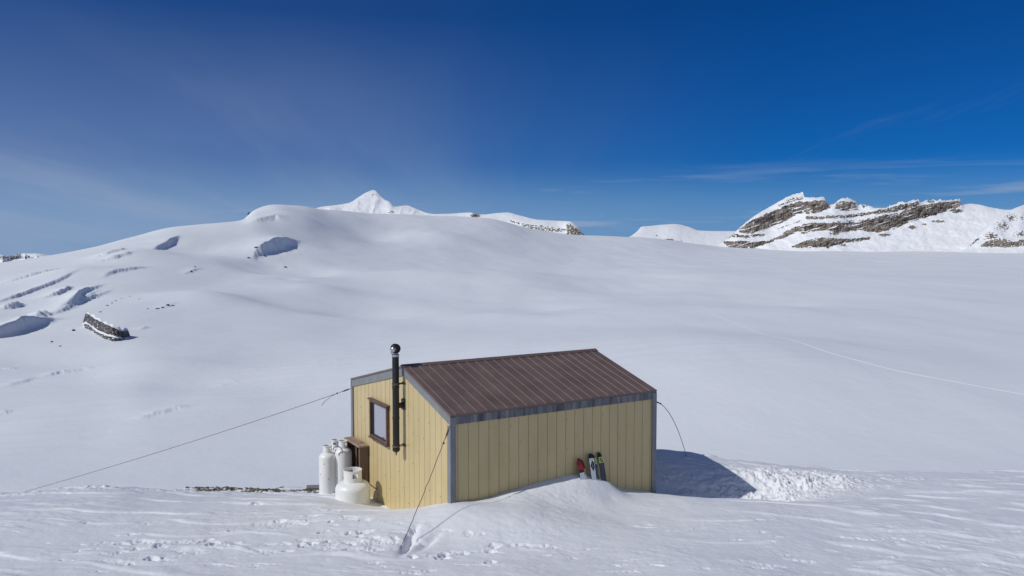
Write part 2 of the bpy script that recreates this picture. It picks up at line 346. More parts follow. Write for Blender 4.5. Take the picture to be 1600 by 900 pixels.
# ------------------------------------------------------------------ glacier table: column px -> (Y, py) stations
TAB = {
 -700: [(150, 762), (330, 552), (430, 507), (600, 470), (750, 455), (950, 450), (1300, 452), (2000, 456), (3200, 460)],
 -150: [(150, 762), (330, 548), (430, 503), (600, 466), (750, 442), (950, 428), (1300, 433), (2000, 450), (3200, 460)],
 0:    [(150, 762), (330, 545), (430, 500), (600, 457), (750, 428), (950, 411.5), (1300, 420), (2000, 445), (3200, 460)],
 60:   [(150, 762), (330, 545), (430, 500), (600, 455), (750, 424), (980, 402), (1300, 410), (2000, 445), (3200, 460)],
 150:  [(150, 762), (330, 546), (430, 500), (600, 452), (780, 416), (1050, 385), (1350, 392), (2000, 440), (3200, 460)],
 200:  [(150, 762), (320, 549), (440, 497), (620, 450), (820, 408), (1150, 371.5), (1450, 378), (2000, 430), (3200, 460)],
 280:  [(150, 762), (320, 552), (450, 497), (650, 450), (900, 400), (1250, 353), (1500, 358), (2000, 400), (3200, 460)],
 340:  [(150, 762), (316, 556), (450, 500), (700, 447), (980, 395), (1300, 347.5), (1550, 352), (2000, 390), (3200, 460)],
 380:  [(150, 762), (316, 558), (460, 500), (720, 446), (1020, 394), (1320, 345.5), (1600, 346), (2000, 385), (3200, 460)],
 396:  [(150, 762), (316, 559), (460, 500), (730, 445), (1040, 392), (1330, 340), (1650, 328), (2000, 350), (3200, 460)],
 430:  [(150, 762), (316, 560), (470, 500), (750, 444), (1080, 390), (1400, 338), (1700, 320), (2100, 330), (3200, 420)],
 470:  [(150, 762), (316, 560), (480, 500), (780, 444), (1150, 389), (1500, 339), (1800, 321.5), (2200, 332), (3200, 420)],
 520:  [(150, 762), (316, 560), (500, 500), (830, 444), (1250, 389), (1650, 346), (2000, 327.5), (2400, 335), (3200, 400)],
 600:  [(150, 762), (316, 560), (520, 500), (900, 444), (1400, 391), (1900, 352), (2300, 333.5), (2700, 338), (3200, 380)],
 700:  [(150, 762), (316, 560), (530, 500), (950, 445), (1500, 396), (2050, 355), (2500, 337.5), (2800, 340), (3400, 370)],
 760:  [(150, 762), (316, 560), (540, 500), (960, 446), (1550, 402), (2100, 360), (2550, 341), (2900, 345), (3500, 370)],
 840:  [(150, 762), (316, 560), (550, 498), (970, 447), (1600, 409), (2200, 376), (2700, 359), (3000, 361), (3600, 372)],
 900:  [(150, 762), (316, 560), (560, 495), (980, 448), (1650, 413), (2300, 383), (2800, 366.5), (3100, 368), (3700, 374)],
 1000: [(150, 762), (316, 560), (570, 491), (1000, 446), (1700, 415), (2400, 389), (2900, 371), (3200, 371), (3800, 374)],
 1130: [(150, 762), (316, 560), (580, 488), (1000, 444), (1700, 416), (2400, 399), (2900, 390), (3400, 385), (4200, 383)],
 1300: [(150, 762), (316, 560), (590, 485), (1000, 443), (1700, 416), (2400, 403), (2900, 395), (3500, 391), (4200, 389)],
 1600: [(150, 762), (316, 560), (600, 482), (1000, 441), (1700, 413), (2400, 400), (2900, 394), (3500, 391), (4200, 389)],
 2300: [(150, 762), (316, 560), (600, 482), (1000, 441), (1700, 413), (2400, 400), (2900, 394), (3500, 391), (4200, 389)],
}
TPX = np.array(sorted(TAB)); TA = (TPX - 800) / F
LG = np.linspace(math.log(150), math.log(3300), 160)
TZ = np.zeros((len(TPX), len(LG)))
for i, px in enumerate(TPX):
    st = np.array(TAB[px], float); _, e = ray(np.full(len(st), 800.), st[:, 1])
    TZ[i] = np.interp(0, [0], [0]) + pchip(np.log(st[:, 0]), e, LG) * np.exp(LG)
# dense in azimuth, then smoothed along azimuth so that the slopes join softly
FA = np.linspace(-1.25, 1.25, 1001)
FZ = np.stack([pchip(TA, TZ[:, j], FA) for j in range(len(LG))], 1)
FZs = blur(FZ, 9, 1.6); FZ = blur(FZ, 2.0, 1.2)
kk = sstep(math.log(900), math.log(1150), LG)[None, :]
FZ = FZs * (1 - kk) + FZ * kk
def glacier_base(X, Y):
    r = np.hypot(X, Y); a = np.where(Y > .05 * r, X / np.maximum(Y, 1e-6), np.sign(X) * 20)
    D = np.where(np.abs(a) < 1.15, Y, r / math.hypot(1, 1.15)); a = np.clip(a, -1.15, 1.15)
    fa = (a + 1.25) / 2.5 * 1000; fl = (np.log(np.clip(D, 150, 3299)) - LG[0]) / (LG[1] - LG[0])
    ia = np.clip(fa.astype(int), 0, 999); il = np.clip(fl.astype(int), 0, len(LG) - 2); ua = fa - ia; ul = fl - il
    return (FZ[ia, il] * (1 - ua) + FZ[ia + 1, il] * ua) * (1 - ul) + (FZ[ia, il + 1] * (1 - ua) + FZ[ia + 1, il + 1] * ua) * ul
def hit(px, py):                          # where a sight line first meets the glacier
    a, e = ray(px, py); Ys = np.exp(np.linspace(math.log(150), math.log(3250), 6000))
    g = glacier_base(a * Ys, Ys); k = np.argmax(g > e * Ys)
    if not (g > e * Ys).any(): k = np.argmax(g - e * Ys)
    return Vector((float(a) * Ys[k], Ys[k], float(g[k])))
SCARPS = []
def scarp(pts, amp, wb, wf, sink=0):
    P = np.array([hit(*p)[:2] for p in pts]); L = np.r_[0, np.cumsum(np.hypot(*np.diff(P, axis=0).T))]
    q = np.linspace(0, L[-1], 28); P = np.stack([pchip(L, P[:, 0], q), pchip(L, P[:, 1], q)], 1)
    SCARPS.append((P, amp * (1.2 if amp > 1.6 else .9), wb, wf * 1.2, sink))
scarp([(-60, 537), (0, 523), (40, 510), (75, 501), (108, 496)], 5.5, 14, 1.2, 1.5)
scarp([(-40, 482), (0, 472), (60, 454), (135, 429)], 1.8, 10, .8, .6)
scarp([(-10, 486), (20, 482), (40, 477)], 3.2, 9, 1.0, 1)
scarp([(40, 470), (75, 466), (115, 449)], 2.6, 12, 1.0, .6)
scarp([(80, 488), (110, 477), (135, 457), (166, 445)], 3.4, 12, 1.1, .8)
scarp([(48, 496), (80, 490)], 2.2, 10, 1.4, .5)
scarp([(110, 478), (160, 452)], 1.2, 9, 1.2, .3)
scarp([(-20, 452), (50, 438), (110, 424)], 1.7, 10, .9, .5)
scarp([(20, 500), (70, 492), (130, 470), (180, 452)], 2.0, 12, 1.2, .6)
scarp([(150, 440), (190, 428), (240, 418)], 1.7, 14, 1.4, .5)
scarp([(140, 407), (175, 401), (205, 394)], 2.6, 16, 1.4, .6)
scarp([(140, 413), (180, 407), (215, 400)], 2.2, 12, 1.4, .6)
scarp([(232, 391), (262, 379), (281, 367)], 5.5, 26, 2.0, 1.2)
scarp([(388, 402), (408, 392), (430, 384), (448, 379), (474, 377)], 10.5, 28, 4.2, 7)
scarp([(62, 588), (100, 578), (122, 573)], .9, 3, .5, .3)
scarp([(92, 582), (130, 574), (172, 570)], .8, 3, .5, .3)
scarp([(0, 606), (30, 598), (62, 588)], .6, 4, .6, .2)
scarp([(0, 572), (26, 571)], .7, 3, .5, .2)
scarp([(-10, 646), (24, 639)], .5, 4, .5, .1)
scarp([(196, 657), (214, 652), (236, 646), (275, 637), (312, 631)], .75, 3, .7, .1)
scarp([(330, 594), (362, 588), (392, 585)], .35, 3, .6, 0)
scarp([(470, 567), (520, 564), (560, 562)], .35, 4, .7, 0)
scarp([(850, 470), (930, 455)], .8, 16, 8, .3)
scarp([(240, 484), (262, 481), (276, 478)], .9, 5, .8, 0)
scarp([(216, 517), (234, 511)], .8, 4, .7, 0)
scarp([(284, 430), (300, 424), (316, 418)], 1.5, 6, 1, 0)
scarp([(382, 352), (405, 346), (432, 344), (440, 352)], 3.5, 14, 4, 0)
BUMPS = [(hit(px, py), sx, sy, amp * 1.6) for px, py, sx, sy, amp in (
    (330, 470, 42, 50, 4.6), (565, 482, 52, 60, -4.5), (655, 440, 75, 90, 6.5), (255, 572, 22, 20, 1.5), (310, 590, 26, 20, -1.5), (800, 440, 95, 150, 8),
    (1060, 430, 130, 200, 6), (940, 452, 70, 90, -4), (1300, 440, 150, 160, 4), (1180, 470, 80, 70, -2.5), (120, 430, 34, 50, 4), (70, 560, 30, 24, -2),
    (470, 348, 70, 90, 7), (570, 362, 70, 110, -7), (690, 372, 90, 130, 7), (215, 398, 42, 60, 4), (300, 385, 45, 60, -4), (420, 470, 35, 40, -3), (500, 455, 34, 45, 3.5), (780, 500, 40, 40, 2.2), (850, 480, 40, 36, -2), (1060, 570, 90, 80, 4.5), (1130, 500, 120, 110, 4))]
HOLES = [(hit(442, 414), 58, 12.0), (hit(415, 405), 20, 2.0), (hit(452, 436), 10, 1.2), (hit(25, 489), 16, 1.5)]
def polydist(P, X, Y):
    best = np.full(X.shape, 1e9); sg = np.zeros(X.shape); tt = np.zeros(X.shape)
    seg = np.diff(P, axis=0); ln = np.hypot(*seg.T); cum = np.r_[0, np.cumsum(ln)]
    for i in range(len(seg)):
        dx, dy = seg[i]; vx = X - P[i, 0]; vy = Y - P[i, 1]
        t = np.clip((vx * dx + vy * dy) / ln[i] ** 2, 0, 1); d = np.hypot(vx - t * dx, vy - t * dy); m = d < best
        best = np.where(m, d, best); sg = np.where(m, np.sign(dx * vy - dy * vx), sg); tt = np.where(m, (cum[i] + t * ln[i]) / cum[-1], tt)
    return best, sg, tt
def glacier_detail(X, Y):
    h = np.zeros(X.shape); r = np.hypot(X, Y)
    far = sstep(120, 260, r)
    h += far * (fbm(X / 150, Y / 260, 3, 3) * 3.3 + fbm(X / 38, Y / 70, 9, 3) * .34)
    wx = X + 20 * perlin(X / 90, Y / 90, 31)
    h += far * sstep(-.1, .5, perlin(X / 220, Y / 220, 41)) * np.abs(perlin((wx * .35 + Y * .2) / 30, (Y * .93 - wx * .35) / 9, 43)) * .35
    for c, sx, sy, amp in BUMPS: h += amp * np.exp(-((X - c.x) / sx) ** 2 - ((Y - c.y) / sy) ** 2)
    for c, rad, dep in HOLES: h -= dep * np.exp(-(((X - c.x) ** 2 + ((Y - c.y) * .8) ** 2) / rad ** 2) ** 1.4)
    for P, amp, wb, wf, sink in SCARPS:
        pad = 4 * wb
        m = (X > P[:, 0].min() - pad) & (X < P[:, 0].max() + pad) & (Y > P[:, 1].min() - pad) & (Y < P[:, 1].max() + pad)
        if not m.any(): continue
        xs, ys = X[m], Y[m]
        wob = fbm(xs / (wb * .6), ys / (wb * .6), 77, 4, .6) * min(wb * .10, 1.3 if amp < 9 else 3.4)
        d, s, t = polydist(P, xs, ys); d = d * np.where(s == 0, 1, s) + wob
        k = sstep(0, .42, np.minimum(t, 1 - t)) ** .8; k = np.clip(k * (.9 + (.16 if amp > 4 else .5) * perlin(t * 6, 0 * t, int(amp * 77))) , 0, 2); d = np.where(d < 0, d + .5 * wf * perlin(xs / (wf * 1.3), ys / (wf * 1.3), 91), d); wfe = wf * (.9 + .9 * sstep(-.3, .4, perlin(t * 7, 0 * t + 3, int(amp * 50))))
        cap = np.exp(-(np.maximum(0, np.abs(d) - 0) / (wb * 3)) ** 2)
        up = np.where(d > 0, amp * np.exp(-(d / wb) ** 1.3), amp * np.exp(-(np.maximum(-d, 0) / wfe) ** 1.5) - sink * np.exp(-np.maximum(-d - wf, 0) / wb) * sstep(0, wf * 1.8, -d))
        h[m] += up * k * cap
    return h

def near_height(X, Y):
    r = np.hypot(X, Y); a = np.where(Y > .3 * r, X / np.maximum(Y, 1e-6), np.sign(X) * 4.)
    base = PLANE(Y)
    Xc, Yc = np.clip(X, -19, 22), np.clip(Y, 0, 25)
    base = base + resid(Xc, Yc)
    ry = np.interp(a, RIM_A, RIM_Y) + .5 * perlin(X / 1.3, X * 0 + 3, 12) + .25 * perlin(X / .5, X * 0 + 8, 14)
    rr = np.where(Y > .3 * r, Y - ry, -5)
    rr = np.where((np.abs(a) > 1.1), np.maximum(rr, r * .9 - 26), rr)
    drop = np.where(rr > 0, .52 * rr * rr / (rr + 1.6), 0)
    z = base - drop
    # towards the basin the slope eases into the glacier
    g = glacier_base(X, Y)
    k = sstep(60, 150, np.where(Y > 0, r, 0)); 
    z = np.maximum(z, -60); z = z * (1 - k) + g * k
    return z
PITS = []
rp = random.Random(3)
def pit(px, py, w, l, d, ang): PITS.append((px, py, w, l, d, ang))
for cx_, cy_, sx_, sy_, cnt in ((480, 836, 80, 22, 24), (210, 858, 70, 12, 9), (330, 850, 90, 14, 8), (690, 866, 60, 11, 8), (570, 838, 40, 14, 6), (550, 812, 60, 7, 6)):
    for i in range(cnt):
        big = rp.random() < .35
        pit(rp.gauss(cx_, sx_), rp.gauss(cy_, sy_), rp.uniform(.05, .10) * (1.2 if big else .8), rp.uniform(.14, .40) if big else rp.uniform(.06, .13), rp.uniform(.015, .045) if big else rp.uniform(.035, .07), rp.uniform(-.3, .55))
for i in range(110):
    pit(rp.uniform(-60, 1660), 812 + 84 * rp.random() ** .8, rp.uniform(.022, .05), rp.uniform(.07, .26), rp.uniform(.010, .026), rp.uniform(-.3, .3))
def near_detail(X, Y):
    r = np.hypot(X, Y)
    h = .05 * fbm(X / 2.6, Y / 2.2, 5, 3) + .015 * fbm(X / .55, Y / .5, 6, 4, .6) + .010 * sstep(-.1, .4, perlin(X / 1.6, Y / 1.3, 71)) * fbm(X / .2, Y / .13, 72, 3, .6)
    # sastrugi: wind-cut ribs lying across the slope
    an = R(-6) + .0 * X
    wx = X + .35 * perlin(X / 1.7, Y / 1.7, 21); wy = Y + .25 * perlin(X / 1.4, Y / 1.4, 22)
    u = wx * math.cos(R(-7)) + wy * math.sin(R(-7)); v = -wx * math.sin(R(-7)) + wy * math.cos(R(-7))
    msk = sstep(-.25, .45, perlin(X / 3.1, Y / 2.3, 23)); right = sstep(2, 6, X); left = sstep(0, -4, X)
    rib = np.abs(perlin(u / 1.15, v / .26, 24)); rib = sstep(0, .55, rib)
    rib2 = sstep(.0, .6, np.abs(perlin(u / .5, v / .12, 26)))
    brk = sstep(-.1, .5, perlin(u / .9, v / .55, 33) + .35 * perlin(u / .3, v / .2, 34))
    h += (.024 * rib + .009 * rib2) * (.12 + .88 * msk) * (.3 + .7 * brk) * (.10 + .95 * right + .7 * left) * np.where(r < 26, 1, 0)
    pl = sstep(.18, .5, perlin(u / 2.1, v / .42, 28)); h += .034 * pl * (.12 + .7 * left + .8 * right)
    # broken clods: right of the hut, and along the left rim
    for ax, ay, sx, sy, amp, sc in ((6.9, 19.2, 1.25, .75, .17, .15), (6.3, 18.7, .7, .6, .12, .13), (4.6, 19.0, 1.2, .9, .08, .3), (7.9, 19.6, .9, .5, .10, .16), (-12.0, 18.3, 2.0, .4, .055, .12), (-10.2, 18.6, 1.0, .3, .05, .13), (-8.0, 18.8, 2.2, .35, .03, .11), (9.6, 20.2, 2.2, .6, .04, .18), (-6.4, 19.2, 1.8, .4, .05, .12)):
        e = ((X - ax) / sx) ** 2 + ((Y - ay) / sy) ** 2; m = e < 5
        if not m.any(): continue
        xs, ys = X[m], Y[m]; k = np.exp(-e[m] * .8) * (.6 + .8 * sstep(-.2, .4, perlin(xs / .6, ys / .6, 51)))
        d1, v1 = cell(xs / sc, ys / sc, 52); d2, v2 = cell(xs / (sc * .45), ys / (sc * .45), 54)
        tiltx = (v1 * 7 % 1 - .5); h[m] += k * amp * (.40 * (v1 > .45) * sstep(.72, .52, d1) * (.3 + .7 * v1 + 1.2 * tiltx * perlin(xs / sc * .5, ys / sc * .5, 58)) + .22 * (v2 > .5) * sstep(.66, .42, d2) + .8 * (.5 - np.abs(fbm(xs / .42, ys / .34, 56, 5, .62))) )
    return h

cols = np.concatenate([np.linspace(-math.pi, -.72, 60)[:-1], np.linspace(-.72, .72, 1500), np.linspace(.72, math.pi, 60)[1:-1]])
rows = np.concatenate([[.01, .5, 1.2, 2.2, 3.4, 4.6, 5.6, 6.6, 7.6, 8.6, 9.5], np.exp(np.linspace(math.log(10.2), math.log(26), 800)), np.exp(np.linspace(math.log(26), math.log(44), 22))[1:]])
TT, RR = np.meshgrid(cols, rows); X = RR * np.sin(TT); Y = RR * np.cos(TT)
Z = near_height(X, Y) + near_detail(X, Y)
# one shared lookup for objects standing on the snow
def ground(x, y): x = np.array([float(x)]); y = np.array([float(y)]); return float((near_height(x, y) + near_detail(x, y))[0])
def hit_near(px, py):
    a, e = ray(px, py); Ys = np.linspace(9, 26, 2200); g = near_height(a * Ys, Ys); k = np.argmax(g > e * Ys)
    if not (g > e * Ys).any(): k = np.argmax(g - e * Ys)
    return Vector((float(a) * Ys[k], Ys[k], float(g[k])))
for px, py, w, l, d, ang in PITS:
    c = hit_near(px, py); m = (np.abs(X - c.x) < 1) & (np.abs(Y - c.y) < 1)
    xs, ys = X[m] - c.x, Y[m] - c.y; xs = xs + .07 * perlin(xs / .16, ys / .16, int(px)) + .02 * perlin(xs / .05, ys / .05, int(px)); ys = ys + .06 * perlin(xs / .16, ys / .16, int(py))
    u = xs * math.cos(ang) + ys * math.sin(ang); v = -xs * math.sin(ang) + ys * math.cos(ang)
    e = (u / l) ** 2 + (v / w) ** 2
    Z[m] += -d * np.exp(-e ** 1.5) * (1 + .8 * perlin(xs / .06, ys / .06, 9)) + .10 * d * np.exp(-((np.sqrt(e) - 1.6) / .5) ** 2)
# a dug slot where the near guy wire enters the snow
gw = hit_near(620, 860)
m = (np.abs(X - gw.x) < 2) & (np.abs(Y - gw.y) < 2); xs, ys = X[m] - gw.x, Y[m] - gw.y
Z[m] -= .16 * np.exp(-((xs - .12 - .1 * ys) / .07) ** 2 - ((ys - .35) / .42) ** 2) + .07 * np.exp(-((xs - .35 - .45 * ys) / .09) ** 2 - ((ys - .3) / .3) ** 2)
gr = grid_mesh('snow_ground', X, Y, Z, m_snow, wrap=True); tag(gr, kind='structure')

cols = np.concatenate([np.linspace(-1.35, -.66, 120)[:-1], np.linspace(-.66, .66, 1350), np.linspace(.66, 1.35, 120)[1:]])
rows = np.exp(np.concatenate([np.linspace(math.log(41), math.log(140), 40)[:-1], np.linspace(math.log(140), math.log(3250 / math.cos(.6)), 760)]))
TT, RR = np.meshgrid(cols, rows); X = RR * np.sin(TT); Y = RR * np.cos(TT)
Z = near_height(X, Y) + glacier_detail(X, Y) - .6 * (1 - sstep(41, 60, RR))
def glacier_z(x, y):
    x = np.array([float(x)]); y = np.array([float(y)]); return float((near_height(x, y) + glacier_detail(x, y))[0])
gl = grid_mesh('glacier', X, Y, Z, m_glac); tag(gl, kind='structure')
# ski track across the glacier on the right
pts = [(1095, 490), (1112, 503), (1140, 513), (1175, 524), (1205, 541), (1240, 558), (1280, 572), (1330, 583), (1400, 597), (1480, 606), (1560, 615), (1640, 623)]
P = []
for (x0, y0), (x1, y1) in zip(pts, pts[1:]):
    for k in range(12):
        t = k / 12; P.append(hit(x0 + (x1 - x0) * t, y0 + (y1 - y0) * t))
P = np.array([p[:2] for p in P]); Ps = P.copy()
for it in range(40): Ps[1:-1] = .25 * Ps[:-2] + .5 * Ps[1:-1] + .25 * Ps[2:]
tg = np.gradient(Ps, axis=0); tg /= np.hypot(*tg.T)[:, None]; nn = np.stack([-tg[:, 1], tg[:, 0]], 1)
offs = np.array([-.5, -.28, -.1, .1, .28, .5]); lift = np.array([-.2, .07, .0, .0, .07, -.2])
wj = 1 + .35 * perlin(np.arange(len(Ps)) / 3., np.zeros(len(Ps)), 8)
TX = Ps[:, 0][:, None] + nn[:, 0][:, None] * offs * wj[:, None]; TY = Ps[:, 1][:, None] + nn[:, 1][:, None] * offs * wj[:, None]
TZ2 = near_height(TX, TY) + glacier_detail(TX, TY) + lift + .04
m_track = snow_mat('track_snow', (.84, .845, .87), [(.7, .06), (3, .02)], .4)
tr = grid_mesh('ski_track', TX, TY, TZ2, m_track); tag(tr, kind='structure')

# ------------------------------------------------------------------ mountains: relief with ledges and cliffs at their own distance
def relief(name, skyline, base, yb, yt, bands=(), step=.6, nrow=110, rough=14, jag=.8, seed=1, patches=(), steep=.14, mat_=None, ridges=0, kdep=4.5, rnd=3.0, nsc=1.0, ledges=False):
    sk = np.array(skyline, float); px = np.arange(sk[0, 0], sk[-1, 0] + .01, step); nc = len(px)
    top = pchip(sk[:, 0], sk[:, 1], px); bs = np.interp(px, *np.array(base, float).T)
    jn = (fbm(px / 7, px * 0, seed, 4, .6) + (2.5 * np.abs(perlin(px / 5.2, px * 0 + .5, seed + 3)) * (px > 1318) * (px < 1502) + 1.5 * np.abs(perlin(px / 5, px * 0 + .5, seed + 4)) * (px > 1225) * (px < 1318)) * (jag > 1.5) * (seed == 11)) * jag; top = top - .85 * np.abs(jn)
    t = np.linspace(0, 1, nrow)[:, None]; PY = bs + (top - bs) * t; PX = np.broadcast_to(px, PY.shape)
    Mk = np.zeros(PY.shape)
    for up, lo, dens in bands:
        up = np.array(up, float); lo = np.array(lo, float)
        u = np.interp(px, up[:, 0], up[:, 1]); l = np.interp(px, lo[:, 0], lo[:, 1])
        x0, x1 = max(up[0, 0], lo[0, 0]), min(up[-1, 0], lo[-1, 0])
        e = (fbm(PX / 9 / nsc, PY / 5 / nsc, seed + 20, 4, .62) * 3.2 + fbm(PX / 2.4 / nsc, PY / 2.0 / nsc, seed + 25, 2) * 1.0) * nsc
        ins = np.minimum(PY + e - u, l - PY + e * .9); ins = np.minimum(ins, np.minimum(PX - x0, x1 - PX) * .6 + e)
        hole = fbm(PX / 3.5, PY / 1.6, seed + 31, 3, .6)
        Mk = np.maximum(Mk, sstep(-.6, .6, ins) * sstep(dens - .12, dens + .12, hole + 1))
    if ledges:                             # snow caught on the tilted ledges, and gullies cutting through
        q = PY + .30 * PX + 1.2 * fbm(PX / 14, PY / 8, seed + 71, 3)
        lg = sstep(.40, .60, perlin(PX / 30, q / 2.3, seed + 72) + .35 * fbm(PX / 5, PY / 2, seed + 73, 3))
        gu = sstep(.62, .80, perlin((PX - .15 * PY + 3 * fbm(PX / 9, PY / 6, seed + 76, 2)) / 6.5, PY / 18, seed + 74) + .3 * fbm(PX / 4, PY / 3, seed + 75, 2))
        Mk = Mk * (1 - np.maximum(lg, .9 * gu))
    for cx0, cy0, rx, ry, dens in patches:
        e = 1 - np.hypot((PX - cx0) / rx, (PY - cy0) / ry); nz = fbm(PX / 4, PY / 1.5, seed + 41, 4, .6)
        Mk = np.maximum(Mk, sstep(-.1, .12, nz + dens * e - .25) * (e > -.3))
    # depth grows with height above the foot: much on snow slopes, little on cliffs
    gy = np.linspace(bs.max(), top.min() - 1, 140); G = np.zeros((140, nc))
    for c in range(nc): G[:, c] = np.interp(gy, PY[::-1, c], Mk[::-1, c])
    G = blur(G, 1.0, 7 / step); dpx = (gy[0] - gy[1])
    C = np.cumsum(1 - G + G * steep, 0) * dpx * kdep
    C = blur(C, 1.0, 3 / step)
    Yd = np.stack([np.interp(-PY[:, c], -gy, C[:, c]) for c in range(nc)], 1)
    ybv = np.interp(px, *np.array(yb, float).T); ybv = blur(np.broadcast_to(ybv, (2, nc)).copy(), 0, 12 / step)[0]
    tops = blur(np.broadcast_to(top, (2, nc)).copy(), 0, 3 / step)[0]
    Yd = Yd + ybv + kdep * rnd * np.exp(-np.maximum(PY - tops, 0) / rnd) 
    Yd = Yd + rough * Mk * (fbm(PX / 9 / nsc, PY / 9 / nsc, seed + 50, 4, .5) * .9 + .45 * np.abs(perlin(PX / 3.2 / nsc + .5 * perlin(PX / 3, PY / 4, seed + 56), PY / 11 / nsc, seed + 55)) + .25 * perlin(PX / 12, (PY + .35 * PX) / 2.2, seed + 57))
    Yd = Yd + rough * .8 * (1 - blur(Mk, 1.5, 2 / step)) * fbm(PX / 26, PY / 14, seed + 60, 3)
    if ridges: Yd = Yd + ridges * (1.6 * np.abs(fbm((PX + .5 * PY) / 30, (PY - .4 * PX) / 46, seed + 63, 3, .42)) - .2) * np.minimum(1, (1 - t) * 6) 
    a, e = ray(PX, PY)
    Xw, Yw, Zw = a * Yd, Yd, e * Yd
    hh = (Zw[-1] - Zw[0])
    bx, by, bz = [], [], []
    for k in (.05, .15, .35, .7, 1.1):
        yy = Yd[-1] + k * np.maximum(hh, 8) * 1.6; bx.append(a[-1] * yy); by.append(yy); bz.append(Zw[-1] - k * np.maximum(hh, 8))
    Xw = np.r_[Xw, bx]; Yw = np.r_[Yw, by]; Zw = np.r_[Zw, bz]; Mk = np.r_[Mk, np.repeat(Mk[-1:], 5, 0)]
    o = grid_mesh(name, Xw, Yw, Zw, mat_ or m_mtn, attrs={'rock': Mk}); tag(o, kind='structure'); return o
def zc(pts, x0=1080, y0=280, s=3.077): return [(x0 + x / s, y0 + y / s) for x, y in pts]
relief('rocky_ridge',
    zc([(60, 352), (130, 318), (180, 282), (240, 228), (300, 180), (380, 132), (450, 93), (500, 72), (535, 66), (545, 86), (590, 90), (630, 86), (650, 110), (668, 124), (690, 118), (712, 100), (750, 92), (790, 108), (803, 130), (830, 130), (870, 138), (930, 140), (975, 122), (1040, 112), (1090, 101), (1098, 116), (1140, 104), (1200, 106), (1260, 103), (1288, 98), (1302, 124), (1340, 118), (1375, 121), (1440, 136), (1510, 147), (1560, 150), (1640, 160)]),
    [(1095, 399), (1125, 399), (1200, 401), (1400, 402), (1620, 402)],
    [(1095, 3350), (1250, 3150), (1620, 2950)], [(1095, 3380), (1200, 3480), (1300, 3400), (1480, 3300), (1620, 3250)],
    bands=[
     (zc([(225, 245), (300, 192), (400, 150), (520, 105), (560, 108), (640, 100), (668, 120)]), zc([(230, 258), (300, 260), (380, 233), (440, 207), (510, 167), (600, 164), (668, 140)]), .62),
     (zc([(420, 125), (480, 92), (540, 78)]), zc([(420, 135), (480, 110), (540, 95)]), .95),
     (zc([(690, 122), (720, 104), (790, 112), (802, 136)]), zc([(690, 140), (730, 152), (790, 150), (802, 146)]), .7),
     (zc([(550, 182), (700, 174), (820, 162), (930, 145), (1010, 122), (1095, 106)]), zc([(550, 192), (700, 190), (820, 176), (930, 162), (1010, 150), (1095, 130)]), .78),
     (zc([(375, 295), (480, 238), (560, 212), (680, 208), (800, 208), (900, 184), (1000, 160), (1100, 128), (1200, 114), (1300, 106)]), zc([(375, 304), (440, 284), (520, 252), (660, 246), (700, 262), (800, 244), (900, 256), (980, 238), (1050, 208), (1150, 178), (1240, 152), (1300, 132)]), .55),
     (zc([(140, 296), (190, 262), (260, 270), (355, 264)]), zc([(140, 302), (190, 278), (260, 284), (355, 272)]), .85),
     (zc([(150, 296), (200, 296), (300, 300), (375, 296)]), zc([(150, 306), (200, 340), (290, 342), (375, 304)]), .6),
     (zc([(485, 322), (560, 292), (640, 280), (760, 288), (858, 278)]), zc([(485, 328), (560, 330), (660, 328), (740, 306), (858, 290)]), .62),
     (zc([(700, 203), (820, 194), (930, 172), (1060, 142)]), zc([(700, 207), (820, 200), (930, 179), (1060, 148)]), .95),
     (zc([(420, 236), (480, 214), (560, 186)]), zc([(420, 241), (480, 220), (560, 190)]), 1.0),
     (zc([(1090, 128), (1200, 110), (1300, 104)]), zc([(1090, 140), (1200, 122), (1300, 118)]), .8)],
    patches=[tuple(zc([(x, y)])[0]) + (rx, ry, d) for x, y, rx, ry, d in ((1065, 232, 8, 3.5, .9), (1120, 217, 5, 2, .8), (1190, 203, 12, 2.5, .8), (930, 268, 12, 3, .9), (1275, 152, 12, 4, 1), (690, 262, 8, 3, .9), (540, 258, 6, 2.5, .8), (570, 184, 6, 3, .9), (830, 128, 3, 4, .9), (735, 318, 8, 2, .8), (1150, 108, 9, 3, .7), (325, 268, 14, 2, .8))],
    ledges=True, rough=17, jag=1.7, seed=11, nrow=200, step=.5)
relief('snow_shoulder',
    [(1466, 402), (1494, 396), (1512, 387), (1530, 366), (1550, 345), (1575, 330), (1600, 320), (1640, 308), (1700, 300), (1800, 310), (1900, 340)],
    [(1466, 404), (1900, 406)], [(1466, 2800), (1900, 2400)], [(1480, 2830), (1600, 2900), (1900, 2500)],
    bands=[(zc([(1345, 305), (1385, 280)]), zc([(1345, 318), (1385, 290)]), .9), (zc([(1390, 318), (1440, 292), (1520, 300), (1620, 290)]), zc([(1390, 326), (1440, 326), (1520, 330), (1620, 318)]), .78)],
    patches=[tuple(zc([(x, y)])[0]) + (rx, ry, d) for x, y, rx, ry, d in ((1445, 275, 14, 8, .55), (1500, 225, 12, 10, .45), (1540, 185, 10, 6, .5), (1590, 185, 6, 4, .5), (1585, 265, 14, 5, .6), (1490, 300, 20, 6, .6))],
    rough=14, seed=23, nrow=120)
relief('snow_dome',
    [(960, 378), (985, 369), (996, 361), (1003, 354), (1015, 353), (1035, 351), (1055, 350), (1075, 354), (1092, 360), (1120, 361), (1150, 361), (1200, 358), (1260, 364), (1320, 375)],
    [(960, 392), (1320, 398)], [(960, 3650), (1320, 3750)], [(960, 3700), (1320, 3800)],
    patches=[(1046, 375, 9, 2.6, 1.0), (1060, 378, 9, 2.4, .8), (1081, 381, 3, 1.4, .9), (1028, 368, 4, 1, .3)], rough=9, jag=.3, seed=31, nrow=70, kdep=7, rnd=5)
